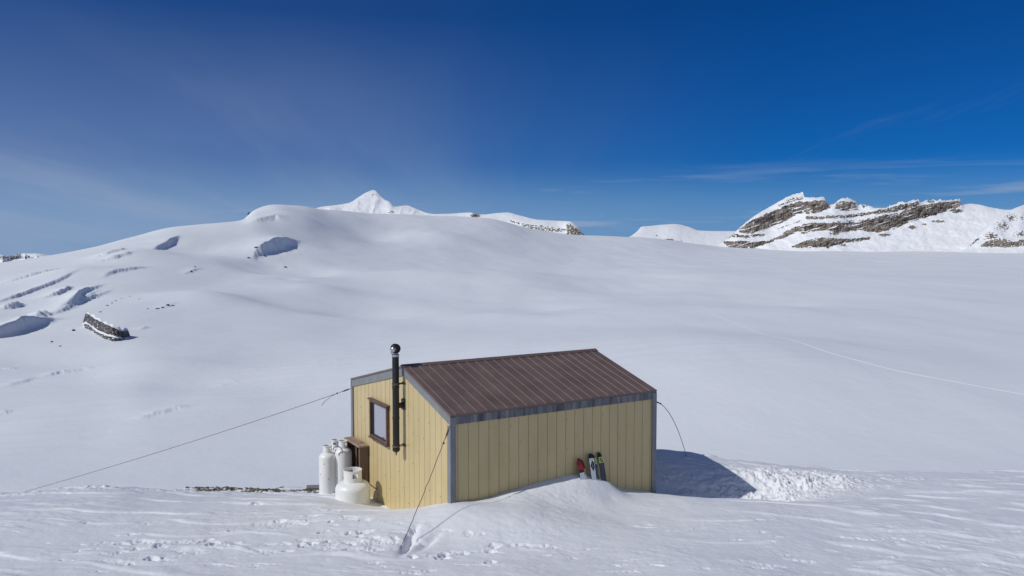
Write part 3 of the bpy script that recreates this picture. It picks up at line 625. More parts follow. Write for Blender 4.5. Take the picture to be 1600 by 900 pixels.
relief('rocky_butte',
    [(630, 338), (660, 335), (700, 334), (735, 332), (745, 335), (757, 335), (775, 333), (792, 332), (810, 336), (840, 343), (870, 345), (890, 346), (900, 352), (912, 366), (925, 374)],
    [(630, 352), (760, 362), (925, 384)], [(630, 3300), (925, 3150)], [(630, 3330), (800, 3450), (925, 3180)],
    bands=[([(798, 344), (820, 350), (850, 353), (885, 358)], [(798, 346), (830, 358), (855, 363), (885, 362)], .95), ([(886, 351), (892, 350), (913, 366)], [(886, 368), (892, 368), (913, 370)], .75)],
    patches=[(743, 337, 9, 4, 1.2)], rough=14, jag=.35, seed=43, nrow=90, kdep=6, rnd=5)
relief('white_peak',
    [(470, 335), (503, 323), (520, 321), (545, 317), (562, 307), (572, 301), (584, 297), (592, 303), (600, 311), (608, 315), (617, 323), (635, 321), (650, 326), (668, 333), (700, 336)],
    [(470, 350), (700, 352)], [(470, 5000), (700, 5000)], [(470, 5050), (584, 5350), (700, 5050)],
    patches=[(612, 331, 6, 2, .6), (645, 323, 4, 1.5, .6), (586, 305, 5, 3, .3)], rough=26, jag=.4, seed=57, nrow=90, ridges=26, kdep=9)
relief('distant_range',
    [(-260, 408), (-180, 398), (-100, 404), (-40, 396), (0, 397), (10, 400), (22, 398), (40, 396), (58, 396), (72, 398), (90, 400), (130, 402), (180, 405)],
    [(-260, 430), (180, 430)], [(-260, 14000), (180, 14000)], [(-260, 15500), (180, 15500)],
    patches=[(8, 402, 14, 4, .5), (40, 402, 18, 3, .3), (-40, 404, 30, 5, .4)], rough=160, jag=1.2, seed=63, nrow=50, step=.5, ridges=500, kdep=30)

# ------------------------------------------------------------------ rocks showing through the glacier snow
def rock_mesh(seed, sub=3, sx=1, sy=1, sz=.7):
    bm = bmesh.new(); bmesh.ops.create_icosphere(bm, subdivisions=sub, radius=1)
    co = np.array([v.co[:] for v in bm.verts])
    d = 1 + .55 * fbm(co[:, 0] * 1.3 + 3 * co[:, 2], co[:, 1] * 1.3 - 2 * co[:, 2], seed, 4, .6)
    q = np.round(d * 6) / 6 * .5 + d * .5
    for v, k in zip(bm.verts, q): v.co = Vector((v.co.x * k * sx, v.co.y * k * sy, v.co.z * k * sz))
    return bm
# the large outcrop: a layered cliff with snow on its ledges
m_oc = snow_mat('outcrop_rock_and_snow', SNOWC, [(.6, .15), (3, .05)], .7, rocky=((.105, .096, .09), .55))
oo = relief('rock_outcrop', [(129, 508), (131, 499), (134, 490), (138, 488), (141, 492), (146, 491), (150, 497), (155, 497), (159, 503), (165, 503), (170, 508), (175, 506), (181, 512), (186, 511), (191, 516), (196, 512), (199, 514), (203, 523)],
    [(129, 510), (133, 514), (142, 522), (152, 530), (165, 536), (178, 540), (190, 540), (198, 532), (203, 526)],
    [(x, hit(x, y + 5).y + .6) for x, y in ((129, 506), (133, 508), (142, 516), (152, 524), (165, 530), (178, 533), (190, 533), (198, 527), (203, 523))], None,
    bands=[([(128, 494), (134, 489), (141, 493), (150, 499), (165, 506), (180, 513), (192, 518), (204, 516)], [(128, 506), (134, 502), (142, 508), (152, 515), (165, 521), (180, 525), (192, 528), (204, 526)], .66),
           ([(131, 506), (138, 507), (150, 518), (165, 524), (182, 528), (196, 528)], [(131, 516), (138, 521), (150, 530), (165, 538), (182, 542), (196, 540)], .74)],
    rough=1.7, jag=2.6, seed=91, nrow=120, step=.25, kdep=.36, steep=.3, mat_=m_oc, nsc=.62)
del oo['kind']
tag(oo, 'dark layered rock outcrop curving out of the snow slope at far left', 'rock')
rocks = []
def rock(px, py, w, h, label, group=None, seed=1):
    p = hit(px, py); s = p.y / F
    w *= .8; h *= .8; bm = rock_mesh(seed, 3, w * s / 2, w * s / 2 * .8, h * s / 2)
    o = obj('rock', bm, m_rock); o.location = (p.x, p.y, glacier_z(p.x, p.y) + h * s * .12); o.rotation_euler = (0, .2 * (seed % 3 - 1), seed)
    return tag(o, label, 'rock', group)
rock(115, 518, 7, 6, 'small dark boulder alone on the slope just left of the large layered outcrop', None, 2)
rock(81, 537, 4.5, 4.5, 'tiny dark boulder on the slope, lower left of the large layered outcrop', None, 3)
rock(94, 542, 4.5, 2.5, 'tiny flat dark stone lowest below the large layered outcrop', None, 4)
for i, (x, y, w, h) in enumerate(((246, 484, 8, 2.6), (254, 483, 6, 3), (262, 481, 8, 3.2), (270, 481, 6, 2.6), (231, 484, 4, 2))):
    rock(x, y, w, h, 'small dark stone in the row poking through snow right of the layered outcrop', 'row of stones right of the outcrop', 10 + i)
for i, (x, y, w, h) in enumerate(((168, 479, 5, 2.5), (175, 475, 4, 2.2), (181, 472, 3.5, 2), (157, 488, 5, 2.4), (190, 469, 3, 1.6), (203, 466, 3, 1.6), (218, 472, 3, 1.6))):
    rock(x, y, w, h, 'tiny dark stone in the arc of stones above the layered outcrop', 'arc of stones above the outcrop', 20 + i)
for i, (x, y, w, h) in enumerate(((299, 426, 5, 5), (305, 418, 4, 3))):
    rock(x, y, w, h, 'small dark stone on the snow ridge rising from outcrop to the wind scoop', 'stones on the snow ridge', 30 + i)
rock(400, 394, 7, 3, 'dark rock on the upper left lip of the wind scoop', None, 51)
rock(413, 397, 8, 2.4, 'long thin dark rock just inside the lip of the wind scoop', None, 52)
rock(388, 400, 6, 2.5, 'small dark rock left of the lip of the wind scoop', None, 53)
rock(446, 407, 6, 3, 'dark rock in the shaded middle of the wind scoop', None, 54)
rock(389, 335, 6, 7, 'dark rock under the corniced snow knob on the left skyline', None, 66)

# bare gravelly ground along the left rim
bm = bmesh.new(); rg = random.Random(5)
for i in range(2600):
    t = rg.random(); px = 283 + 210 * t; off = rg.uniform(-.75, .25)
    a = (px - 800) / F; yy = 19.35 + .55 * t + off; x = a * yy
    pt = float(fbm(np.array([x / .7]), np.array([yy / .22]), 61, 3)[0]) + (.22 if 300 < px < 430 else -.05) - .35 * abs(off + .05)
    if pt < rg.uniform(-.02, .12): continue
    s = rg.choice((.010, .012, .014, .018, .022, .034)) * rg.uniform(.7, 1.3)
    m4 = Matrix.Translation((x, yy, ground(x, yy) + s * .1)) @ Matrix.Rotation(rg.random() * 6, 4, 'Z') @ Matrix.Rotation(rg.uniform(-.4, .4), 4, 'X') @ Matrix.Diagonal((s * rg.uniform(1, 2.2), s * rg.uniform(.8, 1.3), s * rg.uniform(.5, .9), 1))
    g = bmesh.ops.create_icosphere(bm, subdivisions=1, radius=1, matrix=m4)
    for v in g['verts']: v.co += Vector((rg.gauss(0, 1), rg.gauss(0, 1), rg.gauss(0, 1))) * s * .16
gv = obj('gravel', bm, m_grav); tag(gv, 'strip of bare brown gravel along the snow rim left of the tanks', 'gravel', kind='stuff')

# ------------------------------------------------------------------ the hut
hut = empty('hut', (HX, HY, 0), TH, label='cream metal sided hut with brown metal roof, half buried in snow', cat='hut')
BOT = -7.4
def roof_z(s): return EAVE + RISE * s / APEX if s < APEX else EAVE + RISE + (DF - RISE) * (s - APEX) / (HW - APEX)
def profile(length, first, pitch, groove, depth):
    pts = [(0, 0)]; x = first
    while x < length - .05:
        for dx, dd in ((-groove, 0), (-groove * .35, -depth), (groove * .35, -depth), (groove, 0)): pts.append((x + dx, dd))
        x += pitch
    pts.append((length, 0)); return pts
def panel_wall(name, length, to3, topf, extra=(), first=.14, pitch=.2285, scr=True, label=None):
    bm = bmesh.new(); pr = profile(length, first, pitch, .013, .016)
    xs = sorted(pr, key=lambda p: p[0])
    add = []
    for e in extra: add.append((e, 0))
    xs = sorted(xs + add, key=lambda p: p[0])
    lo = [bm.verts.new(to3(x, d, BOT)) for x, d in xs]; hi = [bm.verts.new(to3(x, d, topf(x) - .03)) for x, d in xs]
    for i in range(len(xs) - 1): bm.faces.new((lo[i], lo[i + 1], hi[i + 1], hi[i]))
    if scr:
        rg = random.Random(hash(name) % 97 + 4); k = 0; x = first
        while x < length - .1:
            for z0 in ((-3.62, -4.25, -4.9, -5.5) if k % 2 else (-3.95, -4.6, -5.2)):
                if rg.random() < .5:
                    z = z0 + rg.uniform(-.05, .05); xx = x + .035
                    if z < topf(xx) - .28:
                        c = Vector(to3(xx, .006, z)); g = bmesh.ops.create_icosphere(bm, subdivisions=1, radius=.0085, matrix=Matrix.Translation(c))
                        for f in {f for v in g['verts'] for f in v.link_faces}: f.material_index = 1
            x += pitch; k += 1
    o = obj(name, bm, [m_yellow, m_screw], hut)
    if label: o['label'] = label
    return o
panel_wall('wall', HL, lambda x, d, z: (x, -d, z), lambda x: EAVE - .02, label='shaded cream long side wall')
panel_wall('wall', HW, lambda x, d, z: (-d, x, z), roof_z, extra=(APEX,), first=.17, pitch=.262, label='sunlit cream gable wall with window')
panel_wall('wall', HL, lambda x, d, z: (x, HW + d, z), lambda x: EAVE + DF - .02, scr=False)
panel_wall('wall', HW, lambda x, d, z: (HL + d, x, z), roof_z, extra=(APEX,), scr=False)
# roof: two sheets with raised seams, on a closed deck
OV = .035                                   # overhang
def slope(y0, z0, y1, z1, name, label=None):
    bm = bmesh.new(); d = Vector((0, y1 - y0, z1 - z0)); ln = d.length; d /= ln; nrm = Vector((0, -d.z, d.y)); nrm = nrm if nrm.z > 0 else -nrm
    def P(x, t, h): q = Vector((x, y0, z0)) + d * t + nrm * h; return q
    x = -OV; prev = None; pts = [(-OV, 0)]
    xx = .09
    while xx < HL + OV - .05:
        pts += [(xx - .014, 0), (xx - .006, .016), (xx + .006, .016), (xx + .014, 0)]; xx += .2285
    pts.append((HL + OV, 0))
    top0 = [bm.verts.new(P(x, 0, h)) for x, h in pts]; top1 = [bm.verts.new(P(x, ln, h)) for x, h in pts]
    bot0 = [bm.verts.new(P(x, 0, -.045)) for x, h in pts]; bot1 = [bm.verts.new(P(x, ln, -.045)) for x, h in pts]
    for i in range(len(pts) - 1):
        f = bm.faces.new((top0[i], top0[i + 1], top1[i + 1], top1[i]))
        if pts[i][1] > 0 and pts[i + 1][1] > 0: f.material_index = 1
        bm.faces.new((bot0[i], bot0[i + 1], bot1[i + 1], bot1[i])); bm.faces.new((top0[i], top0[i + 1], bot0[i + 1], bot0[i])); bm.faces.new((top1[i], top1[i + 1], bot1[i + 1], bot1[i]))
    bm.faces.new((top0[0], top1[0], bot1[0], bot0[0])); bm.faces.new((top0[-1], top1[-1], bot1[-1], bot0[-1]))
    return obj(name, bm, [m_roof, m_seam], hut)
sl = RISE / APEX; sl2 = (RISE - DF) / (HW - APEX)
ZT = .05
rf = slope(-OV, EAVE - OV * sl + ZT, APEX, EAVE + RISE + ZT, 'roof')
rb = slope(HW + OV, EAVE + DF - OV * sl2 + ZT, APEX, EAVE + RISE + ZT, 'roof')
bm = bmesh.new(); zr = EAVE + RISE + ZT + .015                     # ridge cap
sec = [(-.11, -.11 * sl), (0, .012), (.11, -.11 * sl2)]
v0 = [bm.verts.new((-OV - .01, APEX + a, zr + b)) for a, b in sec]; v1 = [bm.verts.new((HL + OV + .01, APEX + a, zr + b)) for a, b in sec]
for i in (0, 1): bm.faces.new((v0[i], v0[i + 1], v1[i + 1], v1[i]))
g = bmesh.ops.extrude_face_region(bm, geom=list(bm.faces))
for v in [e for e in g['geom'] if isinstance(e, bmesh.types.BMVert)]: v.co.z -= .012
obj('ridge_cap', bm, m_roof, rf)
# rake trim on both gables, fascia along both eaves, corner trim
def rake(xa, xb):
    bm = bmesh.new()
    for (s0, s1) in ((-.02, APEX), (APEX, HW + .02)):
        zs = lambda s: (EAVE + sl * s) if s <= APEX and s1 <= APEX else (EAVE + RISE - sl2 * (s - APEX))
        vs = []
        for xq in (xa, xb):
            for s, dz in ((s0, ZT - .05), (s1, ZT - .05), (s1, -.165), (s0, -.165)): vs.append(bm.verts.new((xq, s, zs(s) + dz)))
        for q in ((0, 1, 2, 3), (4, 5, 6, 7), (0, 1, 5, 4), (1, 2, 6, 5), (2, 3, 7, 6), (3, 0, 4, 7)): bm.faces.new([vs[k] for k in q])
    return obj('rake_trim', bm, m_trim, hut)
rake(-.024, -.002); rake(HL + .002, HL + .024)
for y0, y1, ze in ((-.026, -.003, EAVE), (HW + .003, HW + .026, EAVE + DF)):
    bm = bmesh.new(); box(bm, (.05, y0, ze - .155), (HL - .05, y1, ze - .004))
    yo = y0 if y0 < 0 else y1
    rg = random.Random(9); x = .15
    while x < HL - .1:                       # laps between the short fascia pieces
        box(bm, (x, yo - .006, ze - .151), (x + .012, yo + .006, ze - .012)); x += .2285
    obj('fascia', bm, m_fascia, hut)
for cxk, cyk, sx, sy in ((0, 0, 1, 1), (HL, 0, -1, 1), (0, HW, 1, -1), (HL, HW, -1, -1)):
    bm = bmesh.new(); zt = (EAVE if sy > 0 else EAVE + DF) - .012
    ox, oy = cxk - sx * .034, cyk - sy * .034
    a = sorted((ox, cxk + sx * .085)); b = sorted((oy, cyk - sy * .004)); box(bm, (a[0], b[0], BOT), (a[1], b[1], zt))
    a = sorted((ox, cxk - sx * .004)); b = sorted((cyk - sy * .0035, cyk + sy * .085)); box(bm, (a[0], b[0], BOT), (a[1], b[1], zt - .17 if sy > 0 else zt - .15))
    for k in range(9):
        z = EAVE - .35 - k * .24
        bmesh.ops.create_icosphere(bm, subdivisions=1, radius=.011, matrix=Matrix.Translation((cxk + sx * .05, oy - sy * .003, z)))
    obj('corner_trim', bm, [m_trim], hut)
def gable_pt(px, py):                       # a pixel on the gable wall -> (s, z)
    a, e = ray(px, py); s = (float(a) * HY - HX) / (ty.x - float(a) * ty.y); Yw = HY + ty.y * s; return s, float(e) * Yw
def long_pt(px, py):
    a, e = ray(px, py); u = (float(a) * HY - HX) / (lx.x - float(a) * lx.y); Yw = HY + lx.y * u; return u, float(e) * Yw
# window
s1, zt1 = gable_pt(581.5, 624); s0, zb0 = gable_pt(609, 693); zt = (zt1 + gable_pt(609, 635)[1]) / 2; zb = (zb0 + gable_pt(582, 682)[1]) / 2
win = bpy.data.objects.new('window', None); COL.objects.link(win); win.parent = hut; win.location = (0, (s0 + s1) / 2, (zt + zb) / 2); win.empty_display_size = .1
w2, h2 = (s1 - s0) / 2, (zt - zb) / 2; fw = .05
bm = bmesh.new()
box(bm, (-.075, -w2, -h2), (.0, -w2 + fw, h2)); box(bm, (-.075, w2 - fw, -h2), (.0, w2, h2))
box(bm, (-.072, -w2 + fw, -h2), (.0, w2 - fw, -h2 + fw)); box(bm, (-.072, -w2 + fw, h2 - fw), (.0, w2 - fw, h2))
bev(bm, .005, 1); obj('frame', bm, m_wframe, win)
bm = bmesh.new(); box(bm, (-.105, -w2 - .05, h2 + .002), (.0, w2 + .05, h2 + .032)); bev(bm, .004, 1); obj('head_trim', bm, m_wframe, win)
bm = bmesh.new(); box(bm, (-.10, -w2 - .02, -h2 - .034), (.0, w2 + .02, -h2 - .002)); bev(bm, .004, 1); obj('sill', bm, m_wframe, win)
bm = bmesh.new()
i0, j0 = w2 - fw, h2 - fw
for a, b, c, d in ((-i0, -i0 + .02, -j0, j0), (i0 - .10, i0, -j0, j0), (-i0 + .02, i0 - .10, -j0, -j0 + .018), (-i0 + .02, i0 - .10, j0 - .018, j0)):  # thin sash bars; the wide black left one imitates the reveal's shade
    box(bm, (-.034, a, c), (-.004, b, d))
obj('sash_and_reveal_shade', bm, m_black, win)
bm = bmesh.new(); box(bm, (-.016, -i0 + .02, -j0 + .018), (-.008, i0 - .10, j0 - .018)); obj('pane', bm, m_pane, win)
bm = bmesh.new()
for yk, rr_, hh in ((-.16, .06, .035), ):
    bmesh.ops.create_icosphere(bm, subdivisions=2, radius=1, matrix=Matrix.Translation((-.03, yk - .03, -j0 + .022)) @ Matrix.Diagonal((.012, rr_, hh, 1)))
obj('sill_clutter', bm, m_grey, win, smooth=True)
# chimney
PO = -.19                                    # distance of the pipe from the wall
sC, _ = gable_pt(631.5, 640)
pxy = hut_xy(PO, sC); 
zpt = lambda py: float(ray(800, py)[1]) * pxy.y
chim = bpy.data.objects.new('chimney', None); COL.objects.link(chim); chim.parent = hut; chim.location = (PO, sC, 0); chim.empty_display_size = .1
ztop, zbot = zpt(556), zpt(700); rp_ = .072
bm = bmesh.new(); lathe(bm, [(rp_, zbot), (rp_, zbot + .62), (rp_ + .006, zbot + .63), (rp_ + .006, zbot + .67), (rp_, zbot + .68), (rp_, zbot + 1.28), (rp_ + .006, zbot + 1.29), (rp_ + .006, zbot + 1.33), (rp_, zbot + 1.34), (rp_, ztop), (.03, ztop + .002)], 28)
obj('pipe', bm, m_black, chim, smooth=35)
bm = bmesh.new(); lathe(bm, [(0, zbot - .16), (.012, zbot - .155), (.014, zbot - .10), (.045, zbot - .085), (rp_ + .008, zbot - .05), (rp_ + .008, zbot - .004), (rp_ - .02, zbot - .002)], 24)
obj('clean_out', bm, m_black, chim, smooth=35)
bm = bmesh.new(); lathe(bm, [(rp_ - .01, ztop - .02), (rp_ + .01, ztop - .015), (rp_ + .008, ztop + .03), (.05, ztop + .05), (.048, ztop + .09), (.06, ztop + .10)], 24); obj('collar', bm, m_steel, chim, smooth=35)
bm = bmesh.new()                             # the turning cowl: a drum on its side with an open, bright mouth
bmesh.ops.create_cone(bm, cap_ends=True, segments=28, radius1=.105, radius2=.105, depth=.13, matrix=Matrix.Translation((0, .0, ztop + .155)) @ Matrix.Rotation(R(90), 4, 'X') )
bev(bm, .035, 3); obj('cowl', bm, m_black, chim, smooth=50)
bm = bmesh.new(); bmesh.ops.create_uvsphere(bm, u_segments=20, v_segments=12, radius=.062, matrix=Matrix.Translation((-.062, -.045, ztop + .15)))
box(bm, (-.105, -.02, ztop + .05), (-.08, .01, ztop + .2)); obj('cowl_mouth', bm, m_steel, chim, smooth=50)
for py in (600, 697):
    z = zpt(py); bm = bmesh.new(); lathe(bm, [(rp_ + .001, z - .02), (rp_ + .012, z - .02), (rp_ + .012, z + .02), (rp_ + .001, z + .02)], 24)
    tube(bm, [(rp_ * .7, -.05, z), (-PO - .004, -.07, z)], .011, 6); tube(bm, [(rp_ * .7, .05, z), (-PO - .004, .05, z)], .011, 6); box(bm, (-PO - .012, -.1, z - .02), (-PO - .0015, .09, z + .02))
    obj('bracket', bm, m_rust, chim, smooth=35)
z = zpt(634); bm = bmesh.new(); tube(bm, [(.03, 0, z), (-PO - .03, 0, z)], .058, 20); lathe_m = box(bm, (-PO - .035, -.085, z - .10), (-PO - .0012, .085, z + .13)); bev(bm, .004, 1)
obj('wall_thimble', bm, m_black, chim, smooth=35)

# ------------------------------------------------------------------ gas cylinders
def tank(name, label, x, y, zb, rad, hgt, collar_r, collar_h, gap_dir, dome=.62, valve_dir=0):
    t = empty(name, (x, y, zb), 0, label=label, cat='gas cylinder', group='gas cylinders beside the gable wall')
    sh = hgt - collar_h; k = rad * dome
    prof = [(0, .03), (rad * .8, .03), (rad * .97, .10)] + [(rad, .14), (rad, sh - k)]
    for i in range(1, 13):
        a = i / 12 * math.pi / 2; prof.append((rad * .32 + rad * .68 * math.cos(a), sh - k + k * math.sin(a)))
    prof.append((0, sh))
    bm = bmesh.new(); lathe(bm, prof, 56)
    rg = random.Random(int(rad * 1e4) + int(x * 100))
    for i in range(9):                       # chips in the paint
        a = rg.uniform(0, 6.28); z = rg.uniform(hgt * .3, sh - k * 1.0); s = rg.uniform(.008, .016)
        g = bmesh.ops.create_icosphere(bm, subdivisions=1, radius=1, matrix=Matrix.Translation((rad * math.cos(a), rad * math.sin(a), z)) @ Matrix.Rotation(a, 4, 'Z') @ Matrix.Diagonal((.003, s, s * rg.uniform(.6, 1.6), 1)))
        for f in {f for v in g['verts'] for f in v.link_faces}: f.material_index = 1
    obj('body', bm, [m_tank, m_chip], t, smooth=40)
    bm = bmesh.new(); c = collar_r; th = .008
    def ring(z0, z1, a0, a1): 
        lathe(bm, [(c, z0), (c, z1), (c - th, z1), (c - th, z0), (c, z0)], 40, 0, a0, a1)
    zb_ = sh - .035
    g = gap_dir; hw = .33
    ring(zb_, sh + collar_h * .38, g + hw, g + 2 * math.pi - hw); ring(sh + collar_h * .78, hgt, 0, 2 * math.pi)
    ring(sh + collar_h * .36, sh + collar_h * .8, g + hw, g + math.pi - hw); ring(sh + collar_h * .36, sh + collar_h * .8, g + math.pi + hw, g + 2 * math.pi - hw)
    ring(zb_, sh + collar_h * .38, g - hw, g + hw)
    rim = [(c * math.cos(q * math.pi / 20), c * math.sin(q * math.pi / 20), hgt) for q in range(41)]; tube(bm, rim, .011, 8, cap=False)
    obj('collar', bm, m_tank, t, smooth=40)
    bm = bmesh.new(); lathe(bm, [(0, sh - .02), (.022, sh - .02), (.022, sh + .05), (.035, sh + .055), (.035, sh + .075), (.012, sh + .08), (.012, sh + .10), (.04, sh + .105), (.04, sh + .125), (0, sh + .13)], 16)
    dv = (math.cos(valve_dir), math.sin(valve_dir)); tube(bm, [(0, 0, sh + .04), (dv[0] * .075, dv[1] * .075, sh + .04)], .017, 8)
    obj('valve', bm, m_brass, t, smooth=40)
    bm = bmesh.new(); lathe(bm, [(rad * .78, -.0), (rad * .78, .09), (rad * .78 - .01, .09), (rad * .78 - .01, 0), (rad * .78, 0)], 40); obj('foot_ring', bm, m_tank, t, smooth=40)
    return t
gaz = lambda s, d: hut_xy(-d, s)
pA = gaz(0, 0)
def place_tank(px, ytop, Y): a, e = ray(px, ytop); return float(a) * Y, Y, float(e) * Y
x, y, zt_ = place_tank(551, 734, 17.95); tank('gas_cylinder', 'wide squat white gas cylinder half sunk in snow nearest the gable wall', x, y, zt_ - 1.30, .395, 1.30, .205, .25, R(-60), dome=.44, valve_dir=R(-30))
big = (x, y, zt_)
x, y, zt_ = place_tank(511.5, 696.5, 19.15); tank('gas_cylinder', 'tall slim white gas cylinder leftmost, standing apart in front', x, y, zt_ - 1.37, .205, 1.37, .105, .16, R(-30), valve_dir=R(-60))
x, y, zt_ = place_tank(536, 689, 19.25); tank('gas_cylinder', 'tall slim white gas cylinder beside the wooden box, behind the squat one', x, y, zt_ - 1.45, .213, 1.45, .11, .16, R(-40), valve_dir=R(-90))
x, y, zt_ = place_tank(525, 687.5, 19.78); tank('gas_cylinder', 'white gas cylinder mostly hidden behind the two tall ones, collar showing', x, y, zt_ - 1.42, .205, 1.42, .11, .16, R(-100), valve_dir=R(-40))
# hose from the squat cylinder's valve to the wall
s_, z_ = gable_pt(589, 764); e_ = gaz(s_, .012); e_.z = z_
b_ = Vector((big[0] + .07, big[1] - .04, big[2] - .25)); 
bm = bmesh.new(); q = []
m1 = Vector((big[0] + .33, big[1] - .0, big[2] - .22)); m2 = e_ * .55 + m1 * .45 + Vector((0, 0, -.06))
for i in range(17):
    t = i / 16; c = (b_ * (1 - t) ** 3 + m1 * 3 * t * (1 - t) ** 2 + m2 * 3 * t * t * (1 - t) + e_ * t ** 3); q.append(c)
tube(bm, q, .010, 8); hz = obj('gas_hose', bm, m_black, None, smooth=True); tag(hz, 'thin dark hose from the squat gas cylinder to the gable wall', 'hose')
# white hose looping over between the tall cylinders
bm = bmesh.new(); c0 = at(527, 704, 19.0); q = []
for i in range(15):
    t = i / 14; ang = math.pi * (1.0 - 1.15 * t); q.append((c0.x + .10 * math.cos(ang) * (1 + .2 * t), c0.y - .02 + .02 * t, c0.z + .10 * math.sin(ang) - .12 * max(0, t - .75)))
tube(bm, q, .017, 8); hz = obj('gas_hose', bm, m_steel, None, smooth=True); tag(hz, 'pale hose looped over the shoulders of the tall gas cylinders', 'hose')

# ------------------------------------------------------------------ wooden box against the wall
s_a, z_a = gable_pt(577, 697); s_b = 5.36
zt_w = z_a + .03
wb = empty('wooden_box', hut_xy(0, s_a).to_tuple()[:2] + (zt_w - .95,), TH, label='open weathered plank box leaning on the gable wall behind the gas cylinders', cat='box')
Dp, Ln, Hh = .24, s_b - s_a, .95
bm = bmesh.new(); box(bm, (-Dp - .03, -.03, Hh - .045), (-.03, Ln + .03, Hh)); box(bm, (-Dp * .62, .25, Hh + .001), (-.05, .52, Hh + .025)); bev(bm, .006, 1); obj('top_board', bm, m_woodtop, wb)
for y0 in (0, Ln - .04):
    bm = bmesh.new(); box(bm, (-Dp, y0, -.4), (-.03, y0 + .04, Hh - .047)); bev(bm, .004, 1); obj('side_board', bm, m_wood, wb)
bm = bmesh.new()
yk = .10
for k, wd in enumerate((.12, .05, .16, .10, .12)):
    box(bm, (-Dp * (.3 + .12 * (k % 2)), yk, -.4 + .05 * k), (-Dp * (.3 + .12 * (k % 2)) + .025, yk + wd, Hh - .05)); yk += wd + .06
bev(bm, .003, 1); obj('slats', bm, m_wood, wb)
bm = bmesh.new(); box(bm, (-.028, .042, -.4), (-.012, Ln - .042, Hh - .05)); obj('back_board', bm, m_rust, wb)

# block on the rim left of the cylinders, and planks under them
p = at(490, 766, 19.9); bm = bmesh.new(); box(bm, (-.16, -.11, -.1), (.14, .11, .13)); box(bm, (-.18, -.12, .131), (.15, .12, .165)); bev(bm, .012, 2)
bl = obj('stone_block', bm, [m_stone]); bl.location = (p.x, p.y, p.z - .06); bl.rotation_euler = (0, .03, .2)
tag(bl, 'small grey block on the snow rim at the foot of the leftmost cylinder', 'block')
p = at(516, 784, 18.7); plt = empty('pallet', (p.x, p.y, p.z - .14), .35, label='grey wooden pallet half buried under the tall gas cylinders', cat='pallet')
for k in range(4):
    bm = bmesh.new(); box(bm, (-.5, -.25 + k * .2, .08), (.45, -.11 + k * .2, .105)); bev(bm, .003, 1); obj('board', bm, m_stone, plt)
for k in range(3):
    bm = bmesh.new(); box(bm, (-.48 + k * .43, -.26, -.06), (-.40 + k * .43, .5, .079)); obj('bearer', bm, m_stone, plt)

